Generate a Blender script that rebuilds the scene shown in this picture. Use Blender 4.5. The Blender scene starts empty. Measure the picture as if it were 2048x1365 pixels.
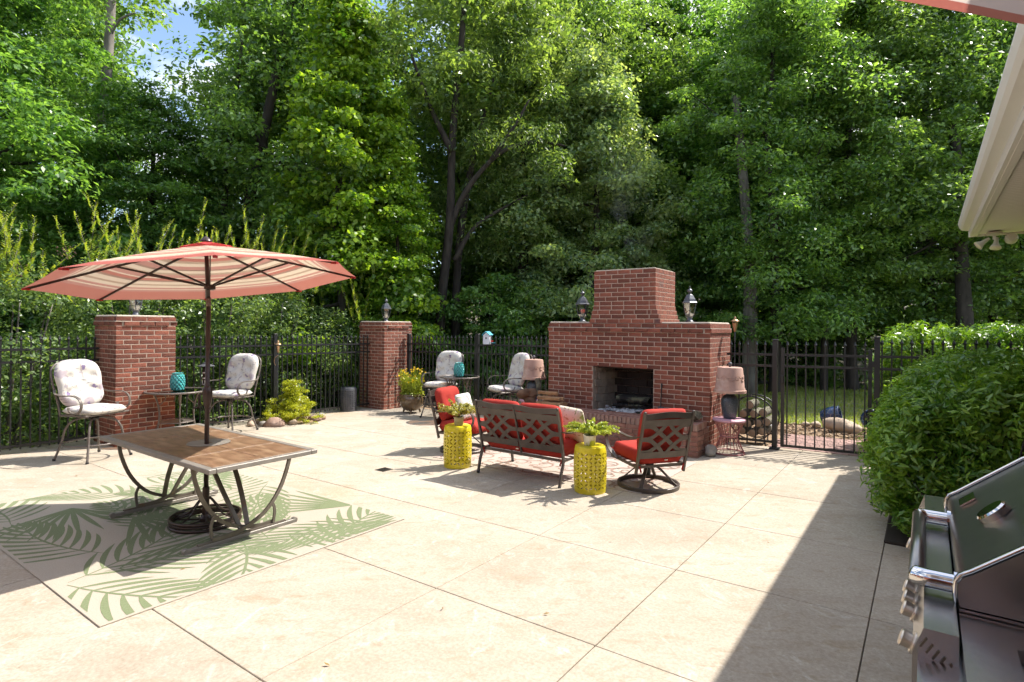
import bpy, bmesh, math, random
import numpy as np
from mathutils import Vector, Matrix
SC = bpy.context.scene
COL = SC.collection
# ------------------------------------------------------------------ camera, sky, sun, exposure
EYE = 1.636
F_PX, W_PX, H_PX, HORIZON = 1141.7, 2048.0, 1365.0, 652.4
cd = bpy.data.cameras.new('camera')
cam = bpy.data.objects.new('camera', cd); COL.objects.link(cam)
cd.sensor_width = 36.0; cd.lens = 36.0*F_PX/W_PX
cd.clip_start = 0.05; cd.clip_end = 600
cd.shift_y = -(H_PX/2-HORIZON)/W_PX
ROLL = 0.0092
cam.matrix_world = Matrix.Translation((0, 0, EYE)) @ Matrix.Rotation(math.radians(90), 4, 'X') @ Matrix.Rotation(ROLL, 4, 'Z')
SC.camera = cam
SUN_EL, SUN_AZ = math.radians(53), math.radians(25)      # azimuth from +X towards +Y
sun_dir = Vector((math.cos(SUN_EL)*math.cos(SUN_AZ), math.cos(SUN_EL)*math.sin(SUN_AZ), math.sin(SUN_EL)))
world = bpy.data.worlds.new('World'); SC.world = world; world.use_nodes = True
wn, wl = world.node_tree.nodes, world.node_tree.links
bg = wn['Background']; bg.inputs[1].default_value = 0.13
sky = wn.new('ShaderNodeTexSky'); sky.sky_type = 'NISHITA'; sky.sun_disc = False
sky.sun_elevation = SUN_EL; sky.sun_rotation = math.radians(90)-SUN_AZ
sky.air_density = 1.0; sky.dust_density = 0.8; sky.ozone_density = 1.2
wtc = wn.new('ShaderNodeTexCoord'); wno = wn.new('ShaderNodeTexNoise')
wno.inputs['Scale'].default_value = 2.6; wno.inputs['Detail'].default_value = 7; wno.inputs['Roughness'].default_value = .58
wmp = wn.new('ShaderNodeMapping'); wmp.inputs['Scale'].default_value = (1, 1, 1.8); wmp.inputs['Location'].default_value = (.35, .1, .2)
wrp = wn.new('ShaderNodeValToRGB'); wrp.color_ramp.elements[0].position = .46; wrp.color_ramp.elements[1].position = .60
wmx = wn.new('ShaderNodeMixRGB'); wmx.inputs[2].default_value = (7.0, 7.1, 7.3, 1)
wl.new(wtc.outputs['Generated'], wmp.inputs[0]); wl.new(wmp.outputs[0], wno.inputs['Vector'])
wl.new(wno.outputs[0], wrp.inputs[0]); wl.new(wrp.outputs[0], wmx.inputs[0])
wl.new(sky.outputs[0], wmx.inputs[1]); wl.new(wmx.outputs[0], bg.inputs[0])
sl = bpy.data.lights.new('sun', 'SUN'); sl.energy = 4.2; sl.angle = math.radians(0.53); sl.color = (1.0, .95, .87)
so = bpy.data.objects.new('sun', sl); COL.objects.link(so)
so.rotation_euler = (-sun_dir).to_track_quat('-Z', 'Y').to_euler()
SC.view_settings.view_transform = 'Standard'; SC.view_settings.look = 'None'
SC.view_settings.exposure = 1.1; SC.view_settings.gamma = 1.0
SC.render.engine = 'CYCLES'
SC.cycles.max_bounces = 4; SC.cycles.diffuse_bounces = 2; SC.cycles.glossy_bounces = 2
SC.cycles.transmission_bounces = 2; SC.cycles.transparent_max_bounces = 8
SC.cycles.use_adaptive_sampling = True; SC.cycles.adaptive_threshold = .03; SC.cycles.use_denoising = True; SC.cycles.use_light_tree = False
SC.cycles.caustics_reflective = False; SC.cycles.caustics_refractive = False
SC.cycles.sample_clamp_indirect = 3

# ------------------------------------------------------------------ the patio's frame of reference
ANG = -0.6279
UX, UY = math.cos(ANG), math.sin(ANG)
VX, VY = -UY, UX
OX, OY = 1.152, 3.957
def gz(x, y): return 0.0071*x - 0.0128*y
def uv(u, v, dz=0.0):
    x = OX+UX*u+VX*v; y = OY+UY*u+VY*v
    return Vector((x, y, gz(x, y)+dz))
def gp(x, y, dz=0.0): return Vector((x, y, gz(x, y)+dz))
SU = 0.0071*UX-0.0128*UY; SV = 0.0071*VX-0.0128*VY
def patio_matrix(u, v, dz=0.0):
    a = Vector((UX, UY, SU)).normalized(); n = Vector((-0.0071, 0.0128, 1)).normalized(); b = n.cross(a)
    m = Matrix((a, b, n)).transposed().to_4x4(); m.translation = uv(u, v, dz); return m

# ------------------------------------------------------------------ helpers
RNG = random.Random(7)
class MB:
    """collects faces, becomes one mesh"""
    def __init__(s): s.v = []; s.f = []
    def add(s, vs, fs):
        b = len(s.v); s.v += [tuple(p) for p in vs]; s.f += [tuple(i+b for i in f) for f in fs]; return s
    def box(s, c, d, m=None, ch=0.0):
        x, y, z = d[0]/2, d[1]/2, d[2]/2
        if ch <= 0:
            vs = [Vector((i*x, j*y, k*z)) for k in (-1, 1) for j in (-1, 1) for i in (-1, 1)]
            fs = [(0, 2, 3, 1), (4, 5, 7, 6), (0, 1, 5, 4), (2, 6, 7, 3), (0, 4, 6, 2), (1, 3, 7, 5)]
        else:
            vs = []; 
            for k in (-1, 1):
                for j in (-1, 1):
                    for i in (-1, 1):
                        vs += [Vector((i*x, j*(y-ch), k*(z-ch))), Vector((i*(x-ch), j*y, k*(z-ch))), Vector((i*(x-ch), j*(y-ch), k*z))]
            def id(i, j, k, a): return ((k*2+j)*2+i)*3+a
            fs = []
            for i in (0, 1):
                q = [id(i, 0, 0, 0), id(i, 1, 0, 0), id(i, 1, 1, 0), id(i, 0, 1, 0)]; fs.append(q if i else q[::-1])
                q = [id(0, i, 0, 1), id(0, i, 1, 1), id(1, i, 1, 1), id(1, i, 0, 1)]; fs.append(q if i else q[::-1])
                q = [id(0, 0, i, 2), id(1, 0, i, 2), id(1, 1, i, 2), id(0, 1, i, 2)]; fs.append(q if i else q[::-1])
            for p in (0, 1):
                for q in (0, 1):
                    fs.append([id(p, q, 0, 0), id(p, q, 1, 0), id(p, q, 1, 1), id(p, q, 0, 1)])
                    fs.append([id(p, 0, q, 0), id(p, 1, q, 0), id(p, 1, q, 2), id(p, 0, q, 2)])
                    fs.append([id(0, p, q, 1), id(1, p, q, 1), id(1, p, q, 2), id(0, p, q, 2)])
            for k in (0, 1):
                for j in (0, 1):
                    for i in (0, 1): fs.append([id(i, j, k, 0), id(i, j, k, 1), id(i, j, k, 2)])
        c = Vector(c)
        s.add([(m @ p if m else p)+c for p in vs], fs); return s
    def tube(s, pts, r, n=8, cap=True, flat=None):
        """tube along pts; r is a number or a list; flat=(w,h) makes a flat bar"""
        P = [Vector(p) for p in pts]; L = len(P)
        R = r if isinstance(r, (list, tuple)) else [r]*L
        up = None; rings = []
        closed = (P[0]-P[-1]).length < 1e-6 and L > 3
        for i in range(L):
            if closed: t = (P[(i+1) % (L-1)] - P[(i-1) % (L-1)])
            else: t = P[min(i+1, L-1)]-P[max(i-1, 0)]
            if t.length < 1e-9: t = Vector((0, 0, 1))
            t.normalize()
            if up is None:
                up = Vector((0, 0, 1)) if abs(t.z) < .9 else Vector((1, 0, 0))
            a = up - t*up.dot(t)
            if a.length < 1e-6: a = Vector((1, .1, 0))-t*t.x
            a.normalize(); b = t.cross(a); up = a
            if flat:
                w, h = flat[0]/2, flat[1]/2
                rings.append([P[i]+b*w*x+a*h*y for x, y in ((1, 1), (-1, 1), (-1, -1), (1, -1))])
            else:
                rings.append([P[i]+(a*math.cos(q*2*math.pi/n)+b*math.sin(q*2*math.pi/n))*R[i] for q in range(n)])
        m = len(rings[0]); base = len(s.v)
        for q in rings: s.v += [tuple(p) for p in q]
        for i in range(L-1):
            for j in range(m):
                k = (j+1) % m
                s.f.append((base+i*m+j, base+i*m+k, base+(i+1)*m+k, base+(i+1)*m+j))
        if cap and not closed:
            s.f.append(tuple(base+j for j in range(m))[::-1]); s.f.append(tuple(base+(L-1)*m+j for j in range(m)))
        return s
    def lathe(s, prof, n=20, c=(0, 0, 0), cap=True, m=None):
        c = Vector(c); base = len(s.v)
        for r, z in prof:
            for j in range(n):
                a = 2*math.pi*j/n; p = Vector((r*math.cos(a), r*math.sin(a), z))
                s.v.append(tuple((m @ p if m else p)+c))
        for i in range(len(prof)-1):
            for j in range(n):
                k = (j+1) % n
                s.f.append((base+i*n+j, base+i*n+k, base+(i+1)*n+k, base+(i+1)*n+j))
        if cap:
            s.f.append(tuple(base+j for j in range(n))[::-1]); e = base+(len(prof)-1)*n
            s.f.append(tuple(e+j for j in range(n)))
        return s
    def prism(s, poly, h, m=None):
        """closed polygon in XY from z=0 to h"""
        n = len(poly)
        vs = [Vector((p[0], p[1], 0)) for p in poly]+[Vector((p[0], p[1], h)) for p in poly]
        if m: vs = [m @ p for p in vs]
        s.add(vs, [tuple(range(n))[::-1], tuple(range(n, 2*n))]+[(i, (i+1) % n, n+(i+1) % n, n+i) for i in range(n)]); return s
    def blob(s, c, r, seed=0, rough=.15, n=(10, 7), m=None):
        rg = random.Random(seed); c = Vector(c); base = len(s.v); nu, nv = n
        ph = [(Vector((rg.gauss(0, 1), rg.gauss(0, 1), rg.gauss(0, 1))), rg.uniform(0, 6)) for _ in range(5)]
        def pt(d):
            k = 1+sum(math.sin(w.dot(d)*2+f) for w, f in ph)*rough/2.5
            p = Vector((d.x*r[0]*k, d.y*r[1]*k, d.z*r[2]*k)); return tuple((m @ p if m else p)+c)
        s.v.append(pt(Vector((0, 0, -1))))
        for i in range(1, nv):
            t = math.pi*i/nv
            for j in range(nu):
                a = 2*math.pi*j/nu; s.v.append(pt(Vector((math.sin(t)*math.cos(a), math.sin(t)*math.sin(a), -math.cos(t)))))
        s.v.append(pt(Vector((0, 0, 1)))); top = len(s.v)-1
        for j in range(nu):
            k = (j+1) % nu
            s.f.append((base, base+1+k, base+1+j))
            for i in range(nv-2):
                o = base+1+i*nu; s.f.append((o+j, o+k, o+nu+k, o+nu+j))
            o = base+1+(nv-2)*nu; s.f.append((o+j, o+k, top))
        return s
    def mesh(s, name, mat, smooth=False):
        me = bpy.data.meshes.new(name); me.from_pydata(s.v, [], s.f)
        for m in (mat if isinstance(mat, (list, tuple)) else [mat]): me.materials.append(m)
        if smooth: me.polygons.foreach_set('use_smooth', [True]*len(me.polygons))
        me.update(); return me
    def build(s, name, mat, parent=None, smooth=False, angle=None):
        return link(name, s.mesh(name, mat, smooth or angle is not None), parent, angle=angle)
def link(name, me, parent=None, loc=None, rz=None, angle=None):
    o = bpy.data.objects.new(name, me); COL.objects.link(o)
    if parent is not None: o.parent = parent
    if loc is not None: o.location = loc
    if rz is not None: o.rotation_euler = (0, 0, rz)
    if angle is not None:
        try: me.set_sharp_from_angle(angle=math.radians(angle))
        except Exception: pass
    return o
def thing(name, label, cat, loc=(0, 0, 0), rz=0.0, group=None, kind=None):
    o = bpy.data.objects.new(name, None); COL.objects.link(o); o.location = loc; o.rotation_euler = (0, 0, rz)
    o.empty_display_size = .1
    return tag(o, label, cat, group, kind)
def tag(o, label=None, cat=None, group=None, kind=None):
    if label: o['label'] = label
    if cat: o['category'] = cat
    if group: o['group'] = group
    if kind: o['kind'] = kind
    return o
def copy_tree(o, parent=None):
    c = o.copy(); COL.objects.link(c); c.parent = parent
    for ch in list(o.children): copy_tree(ch, c)
    return c
def rotm(x=0, y=0, z=0):
    return (Matrix.Rotation(z, 3, 'Z') @ Matrix.Rotation(y, 3, 'Y') @ Matrix.Rotation(x, 3, 'X'))
def subd(o, lv=2):
    m = o.modifiers.new('subd', 'SUBSURF'); m.levels = lv; m.render_levels = lv; return o
def catmull(pts, n=6):
    P = [Vector(p) for p in pts]; out = []
    for i in range(len(P)-1):
        a = P[max(i-1, 0)]; b = P[i]; c = P[i+1]; d = P[min(i+2, len(P)-1)]
        for k in range(n):
            t = k/n
            out.append(.5*((2*b)+(c-a)*t+(2*a-5*b+4*c-d)*t*t+(3*b-a-3*c+d)*t**3))
    out.append(P[-1]); return out

# ------------------------------------------------------------------ materials
def mat(name, col, rough=.6, metal=0.0, col2=None, scale=8.0, contrast=(.35, .65), bump=0.0, bscale=60.0, detail=5, coord='Object', spec=.5,
        rnd=0.0, stain=None, stretch=(1, 1, 1), coat=0.0, trans=None):
    """principled with noise between two colours, a fine bump, and a per-object value shift"""
    m = bpy.data.materials.new(name); m.use_nodes = True; N, L = m.node_tree.nodes, m.node_tree.links
    b = N['Principled BSDF']; b.inputs['Roughness'].default_value = rough; b.inputs['Metallic'].default_value = metal
    b.inputs['Specular IOR Level'].default_value = spec; b.inputs['Coat Weight'].default_value = coat
    tc = N.new('ShaderNodeTexCoord'); geo = N.new('ShaderNodeNewGeometry')
    src = geo.outputs['Position'] if coord == 'World' else tc.outputs[coord]
    mp = N.new('ShaderNodeMapping'); mp.inputs['Scale'].default_value = stretch; L.new(src, mp.inputs[0]); vec = mp.outputs[0]
    out = None
    if col2 is not None:
        no = N.new('ShaderNodeTexNoise'); no.inputs['Scale'].default_value = scale; no.inputs['Detail'].default_value = detail
        L.new(vec, no.inputs['Vector'])
        rp = N.new('ShaderNodeValToRGB'); rp.color_ramp.elements[0].position = contrast[0]; rp.color_ramp.elements[1].position = contrast[1]
        rp.color_ramp.elements[0].color = (*col, 1); rp.color_ramp.elements[1].color = (*col2, 1)
        L.new(no.outputs[0], rp.inputs[0]); out = rp.outputs[0]
    if stain:
        no = N.new('ShaderNodeTexNoise'); no.inputs['Scale'].default_value = stain[1]; no.inputs['Detail'].default_value = 6; L.new(vec, no.inputs['Vector'])
        rp = N.new('ShaderNodeValToRGB'); rp.color_ramp.elements[0].position = stain[2]; rp.color_ramp.elements[1].position = stain[3]
        L.new(no.outputs[0], rp.inputs[0])
        mx = N.new('ShaderNodeMixRGB'); mx.inputs[2].default_value = (*stain[0], 1); L.new(rp.outputs[0], mx.inputs[0])
        if out: L.new(out, mx.inputs[1])
        else: mx.inputs[1].default_value = (*col, 1)
        out = mx.outputs[0]
    if rnd:
        oi = N.new('ShaderNodeObjectInfo'); hs = N.new('ShaderNodeHueSaturation')
        mr = N.new('ShaderNodeMapRange'); mr.inputs['To Min'].default_value = 1-rnd; mr.inputs['To Max'].default_value = 1+rnd
        L.new(oi.outputs['Random'], mr.inputs[0]); L.new(mr.outputs[0], hs.inputs['Value'])
        if out: L.new(out, hs.inputs['Color'])
        else: hs.inputs['Color'].default_value = (*col, 1)
        out = hs.outputs[0]
    if out: L.new(out, b.inputs['Base Color'])
    else: b.inputs['Base Color'].default_value = (*col, 1)
    if bump:
        no = N.new('ShaderNodeTexNoise'); no.inputs['Scale'].default_value = bscale; no.inputs['Detail'].default_value = 6; L.new(vec, no.inputs['Vector'])
        bp = N.new('ShaderNodeBump'); bp.inputs['Strength'].default_value = min(1, bump); bp.inputs['Distance'].default_value = .01
        L.new(no.outputs[0], bp.inputs['Height']); L.new(bp.outputs[0], b.inputs['Normal'])
    if trans:
        t = N.new('ShaderNodeBsdfTranslucent'); ms = N.new('ShaderNodeMixShader'); ms.inputs[0].default_value = trans
        if out: L.new(out, t.inputs[0])
        else: t.inputs[0].default_value = (*col, 1)
        L.new(b.outputs[0], ms.inputs[1]); L.new(t.outputs[0], ms.inputs[2]); L.new(ms.outputs[0], N['Material Output'].inputs[0])
    return m
def leafmat(name, dark, light, trans=.48, tcol=None, rough=.36, spec=.65, rnd=.10):
    m = bpy.data.materials.new(name); m.use_nodes = True; N, L = m.node_tree.nodes, m.node_tree.links
    b = N['Principled BSDF']; b.inputs['Roughness'].default_value = rough; b.inputs['Specular IOR Level'].default_value = spec
    g = N.new('ShaderNodeNewGeometry'); rp = N.new('ShaderNodeValToRGB')
    rp.color_ramp.elements[0].color = (*dark, 1); rp.color_ramp.elements[1].color = (*light, 1)
    tc = N.new('ShaderNodeTexCoord'); cn = N.new('ShaderNodeTexNoise'); cn.inputs['Scale'].default_value = .9; cn.inputs['Detail'].default_value = 2; L.new(tc.outputs['Object'], cn.inputs['Vector'])
    ad = N.new('ShaderNodeMath'); ad.operation = 'MULTIPLY_ADD'; ad.inputs[1].default_value = 1.6; ad.inputs[2].default_value = -.8; L.new(cn.outputs[0], ad.inputs[0])
    a2 = N.new('ShaderNodeMath'); a2.operation = 'ADD'; L.new(ad.outputs[0], a2.inputs[0]); L.new(g.outputs['Random Per Island'], a2.inputs[1]); L.new(a2.outputs[0], rp.inputs[0])
    oi = N.new('ShaderNodeObjectInfo'); hs = N.new('ShaderNodeHueSaturation'); mr = N.new('ShaderNodeMapRange')
    mr.inputs['To Min'].default_value = 1-rnd; mr.inputs['To Max'].default_value = 1+rnd
    L.new(oi.outputs['Random'], mr.inputs[0]); L.new(mr.outputs[0], hs.inputs['Value']); L.new(rp.outputs[0], hs.inputs['Color'])
    L.new(hs.outputs[0], b.inputs['Base Color'])
    t = N.new('ShaderNodeBsdfTranslucent')
    mx = N.new('ShaderNodeMixRGB'); mx.blend_type = 'MULTIPLY'; mx.inputs[0].default_value = 1; mx.inputs[2].default_value = (*(tcol or (2.1, 1.95, .75)), 1)
    L.new(hs.outputs[0], mx.inputs[1]); L.new(mx.outputs[0], t.inputs[0])
    ms = N.new('ShaderNodeMixShader'); ms.inputs[0].default_value = trans
    L.new(b.outputs[0], ms.inputs[1]); L.new(t.outputs[0], ms.inputs[2]); L.new(ms.outputs[0], N['Material Output'].inputs[0])
    return m
M = {}
def slabmat():
    m = bpy.data.materials.new('weathered concrete'); m.use_nodes = True; N, L = m.node_tree.nodes, m.node_tree.links
    b = N['Principled BSDF']; b.inputs['Roughness'].default_value = .88; b.inputs['Specular IOR Level'].default_value = .3
    geo = N.new('ShaderNodeNewGeometry')
    def noise(sc, det=6, rough=.6, st=(1, 1, 1), dist=0):
        mp = N.new('ShaderNodeMapping'); mp.inputs['Scale'].default_value = st; mp.inputs['Rotation'].default_value = (0, 0, .6); L.new(geo.outputs['Position'], mp.inputs[0])
        n = N.new('ShaderNodeTexNoise'); n.inputs['Scale'].default_value = sc; n.inputs['Detail'].default_value = det; n.inputs['Roughness'].default_value = rough; n.inputs['Distortion'].default_value = dist
        L.new(mp.outputs[0], n.inputs['Vector']); return n.outputs[0]
    def ramp(x, p0, p1, c0=(0, 0, 0), c1=(1, 1, 1)):
        r = N.new('ShaderNodeValToRGB'); e = r.color_ramp.elements; e[0].position = p0; e[1].position = p1; e[0].color = (*c0, 1); e[1].color = (*c1, 1); L.new(x, r.inputs[0]); return r.outputs[0]
    def mix(f, a_, c, mode='MIX', fac=None):
        x = N.new('ShaderNodeMixRGB'); x.blend_type = mode
        if f is None: x.inputs[0].default_value = fac
        else: L.new(f, x.inputs[0])
        L.new(a_, x.inputs[1])
        if isinstance(c, tuple): x.inputs[2].default_value = (*c, 1)
        else: L.new(c, x.inputs[2])
        return x.outputs[0]
    c = ramp(noise(.9, 8, .65, (1, 1.8, 1), .6), .33, .68, (.36, .302, .234), (.447, .392, .32))
    c = mix(ramp(noise(4.5, 8, .7, (1, 2.2, 1), .8), .52, .72), c, (.33, .262, .182))
    c = mix(ramp(noise(3.2, 9, .72, (1.6, 1, 1), 1.2), .56, .74), c, (.52, .478, .415))
    c = mix(ramp(noise(.45, 4), .60, .78), c, (.385, .28, .178))
    c = mix(None, c, ramp(noise(55, 4, .7), .30, .70, (.78, .77, .75), (1.14, 1.14, 1.14)), 'MULTIPLY', 1)
    c = mix(ramp(noise(26, 3, .8), .70, .74), c, (.20, .165, .125))
    oi = N.new('ShaderNodeObjectInfo'); mr = N.new('ShaderNodeMapRange'); mr.inputs['To Min'].default_value = .95; mr.inputs['To Max'].default_value = 1.05; L.new(oi.outputs['Random'], mr.inputs[0])
    hs = N.new('ShaderNodeHueSaturation'); L.new(mr.outputs[0], hs.inputs['Value']); L.new(c, hs.inputs['Color']); L.new(hs.outputs[0], b.inputs['Base Color'])
    bp = N.new('ShaderNodeBump'); bp.inputs['Strength'].default_value = .25; bp.inputs['Distance'].default_value = .004; L.new(noise(120, 5, .7), bp.inputs['Height']); L.new(bp.outputs[0], b.inputs['Normal'])
    return m
M['slab'] = slabmat()
M['joint'] = mat('joint grout', (.13, .105, .08), .95)
M['brick'] = mat('brick', (.140, .040, .023), .88, col2=(.24, .078, .046), scale=14, bump=.6, bscale=70, rnd=.34, stain=((.10, .05, .045), 3.0, .58, .72))
M['mortar'] = mat('mortar', (.35, .275, .21), .95, col2=(.43, .345, .275), scale=30, bump=.3, bscale=120)
M['cap_mortar'] = mat('mortar cap', (.42, .35, .28), .95, col2=(.50, .43, .35), scale=14, bump=.3, bscale=80)
M['black_metal'] = mat('black painted aluminium', (.012, .012, .013), .38, 0.0, col2=(.02, .02, .02), scale=6, spec=.5)
M['bronze'] = mat('bronze powder coat', (.115, .095, .082), .42, .2, col2=(.155, .13, .113), scale=9, spec=.5)
M['seat_bronze'] = mat('dark seat frame coat', (.070, .056, .047), .4, .2, col2=(.10, .082, .07), scale=9, spec=.5)
M['dark_bronze'] = mat('dark brown pole', (.045, .028, .022), .35, .2, spec=.5)
M['forest_floor'] = mat('forest floor', (.045, .035, .02), .95, col2=(.10, .075, .045), scale=3, bump=.6, bscale=8, coord='World')
M['bark'] = mat('bark', (.020, .016, .013), .95, col2=(.055, .046, .038), scale=9, bump=.9, bscale=14, stretch=(1, 1, .25), stain=((.075, .08, .06), 3, .58, .78))
M['bark_pale'] = mat('pale bark', (.085, .075, .065), .95, col2=(.17, .155, .13), scale=8, bump=.8, bscale=14, stretch=(1, 1, .3))
M['leaf_oak'] = leafmat('oak leaves', (0.049, 0.113, 0.030), (0.226, 0.356, 0.095))  # tree leaf ramps from here to the myrtle: highlights put into the pale end
M['leaf_dark'] = leafmat('dark leaves', (0.039, 0.101, 0.029), (0.196, 0.337, 0.083))
M['leaf_maple'] = leafmat('maple leaves', (0.040, 0.116, 0.026), (0.180, 0.331, 0.086))
M['leaf_gum'] = leafmat('sweetgum leaves', (0.062, 0.161, 0.016), (0.280, 0.423, 0.047), trans=.5)
M['leaf_willow'] = leafmat('willow oak leaves', (0.060, 0.121, 0.029), (0.226, 0.327, 0.100), spec=.6)
M['leaf_blue'] = leafmat('blue green oak leaves', (0.087, 0.165, 0.074), (0.374, 0.481, 0.229), spec=.6)
M['leaf_myrtle'] = leafmat('crape myrtle leaves', (0.038, 0.087, 0.026), (0.197, 0.289, 0.100), spec=.6)
M['leaf_shoot'] = leafmat('young shoot leaves', (.17, .27, .04), (.40, .44, .07), trans=.45, tcol=(1.5, 1.5, .6))
M['leaf_hedge'] = leafmat('hedge leaves', (.055, .15, .014), (.23, .38, .042), spec=.6, trans=.32)
M['leaf_lime'] = leafmat('chartreuse cypress', (.30, .36, .012), (.62, .62, .03), trans=.4, tcol=(1.2, 1.2, .6))
M['seed'] = mat('dry seed heads', (.10, .055, .04), .9, col2=(.17, .10, .07), scale=20)
M['bark_grey'] = mat('pale grey bark', (.17, .15, .13), .95, col2=(.30, .27, .24), scale=8, bump=.8, bscale=14, stretch=(1, 1, .3))
# ------------------------------------------------------------------ ground
def sheet(name, x0, x1, y0, y1, nx, ny, zf, m, kind='structure', smooth=True):
    b = MB()
    for j in range(ny+1):
        for i in range(nx+1):
            x = x0+(x1-x0)*i/nx; y = y0+(y1-y0)*j/ny; b.v.append((x, y, zf(x, y)))
    for j in range(ny):
        for i in range(nx):
            a = j*(nx+1)+i; b.f.append((a, a+1, a+nx+2, a+nx+1))
    return tag(b.build(name, m, smooth=smooth), kind=kind)
def ground_z(x, y):
    u = (x-OX)*UX+(y-OY)*UY; v = (x-OX)*VX+(y-OY)*VY
    z = gz(x, max(-20, min(y, 22)))-.16
    far = max(0, math.hypot(x, y-8)-24); z += min(far*.13, 8.0)
    if u < -9: z -= min(.5, (-9-u)*.18)
    return z+.03*math.sin(x*1.7+y)*math.sin(y*1.3)
sheet('ground', -260, 260, -120, 400, 260, 260, ground_z, M['forest_floor'])
# ------------------------------------------------------------------ patio: one slab per saw-cut panel
CU, CV = 1.14, 1.1934
base = MB(); base.box((-3.3, -.45, -.09), (11.5, 11.0, .14))
patio = base.build('patio', M['joint']); patio.matrix_world = patio_matrix(0, 0); tag(patio, kind='structure')
us = [-9.02]+[k*CU for k in range(-7, 3)]+[2.42]
vs = [-5.9]+[k*CV for k in range(-4, 5)]+[5.02]
slabs = {}
for i in range(len(us)-1):
    for j in range(len(vs)-1):
        w, d = us[i+1]-us[i]-.0055, vs[j+1]-vs[j]-.0055
        key = (round(w, 3), round(d, 3))
        if key not in slabs:
            slabs[key] = MB().box((0, 0, -.05), (w, d, .10), ch=.003).mesh('slab', M['slab'])
        o = link('slab', slabs[key], patio)
        o.location = ((us[i]+us[i+1])/2, (vs[j]+vs[j+1])/2, RNG.uniform(-.001, .001))
# ------------------------------------------------------------------ garden ground beyond the gate
M['lawn'] = mat('lawn soil', (.13, .16, .035), .95, col2=(.22, .23, .07), scale=4, coord='World', bump=.5, bscale=30)
M['mulch'] = mat('wood mulch', (.15, .09, .05), .95, col2=(.36, .25, .15), scale=22, coord='World', bump=.9, bscale=40)
M['paver'] = mat('clay paver', (.24, .14, .12), .9, col2=(.36, .23, .20), scale=9, bump=.3, bscale=60, rnd=.18)
def quad_sheet(name, u0, u1, v0, v1, dz, m, n=24, wob=0):
    b = MB()
    for j in range(n+1):
        for i in range(n+1):
            u = u0+(u1-u0)*i/n; v = v0+(v1-v0)*j/n
            if j == n and wob: v += wob*math.sin(u*1.7)
            p = uv(u, v, dz); b.v.append(tuple(p+Vector((0, 0, .012*math.sin(u*5+v*3)*(1 if m is not M['joint'] else 0)))))
    for j in range(n):
        for i in range(n):
            a = j*(n+1)+i; b.f.append((a, a+1, a+n+2, a+n+1))
    return tag(b.build(name, m, smooth=True), kind='structure')
quad_sheet('lawn', -4.5, 11, 7.2, 16.5, -.075, M['lawn'], 40, .5)
quad_sheet('mulch_bed', -9, 3.2, 5.03, 7.9, -.05, M['mulch'], 40, .35)
path = quad_sheet('brick_path', -.45, 2.4, 5.03, 6.35, -.03, M['joint'], 12)
pm = MB().box((0, 0, 0), (.195, .094, .05), ch=.004).mesh('paver', M['paver'])
for r in range(13):
    for c in range(14):
        u = -.36+c*.2+(.1 if r % 2 else 0); v = 5.085+r*.1
        if u > 2.3: continue
        o = link('paver', pm, path, uv(u, v, -.022+RNG.uniform(-.002, .002)), ANG+RNG.uniform(-.02, .02))
def blades(name, n, region, h, m, label=None, parent=None, w=.006, seed=3):
    rg = np.random.default_rng(seed); pts = np.array([tuple(region(rg)) for _ in range(n)])
    a = rg.uniform(0, 6.283, n); hh = h*rg.uniform(.5, 1.3, n); ln = rg.normal(0, .35, (n, 2))*hh[:, None]
    d = np.c_[np.cos(a), np.sin(a), np.zeros(n)]*w
    tip = pts+np.c_[ln, hh]
    V = np.stack([pts-d, pts+d, tip], 1).reshape(-1, 3)
    return tris(name, V, m, parent)
def tris(name, V, m, parent=None, k=3):
    n = len(V)//k; me = bpy.data.meshes.new(name)
    me.vertices.add(len(V)); me.vertices.foreach_set('co', np.ascontiguousarray(V, dtype=np.float32).ravel())
    me.loops.add(len(V)); me.loops.foreach_set('vertex_index', np.arange(len(V), dtype=np.int32))
    me.polygons.add(n); me.polygons.foreach_set('loop_start', np.arange(0, len(V), k, dtype=np.int32))
    me.materials.append(m); me.update(calc_edges=True); me.validate(verbose=False)
    return link(name, me, parent)
M['grass'] = leafmat('grass blades', (.14, .21, .035), (.30, .34, .08), trans=.35)
def _lr(rg):
    u = rg.uniform(-4.5, 9); v = rg.uniform(7.9, 16.3); return uv(u, v, -.075)
tag(blades('grass', 42000, _lr, .075, M['grass'], w=.011), 'short green lawn grass beyond the gate', 'grass', kind='stuff')
def _mr(rg): return uv(rg.uniform(-1.6, 3.0), rg.uniform(5.05, 7.9), -.04)
rg = np.random.default_rng(11)
chips = MB()
for k in range(1500):
    u, v = rg.uniform(-1.6, 3.0), rg.uniform(6.38, 7.9)
    chips.box(uv(u, v, -.035), (rg.uniform(.03, .09), rg.uniform(.01, .03), .012), rotm(rg.normal(0, .3), rg.normal(0, .3), rg.uniform(0, 6)))
M['chip'] = mat('bark chips', (.16, .10, .055), .95, col2=(.42, .30, .19), scale=7, coord='World')
tag(chips.build('bark_chips', M['chip']), 'loose tan bark chips of the mulch bed', 'mulch', kind='stuff')

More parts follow.
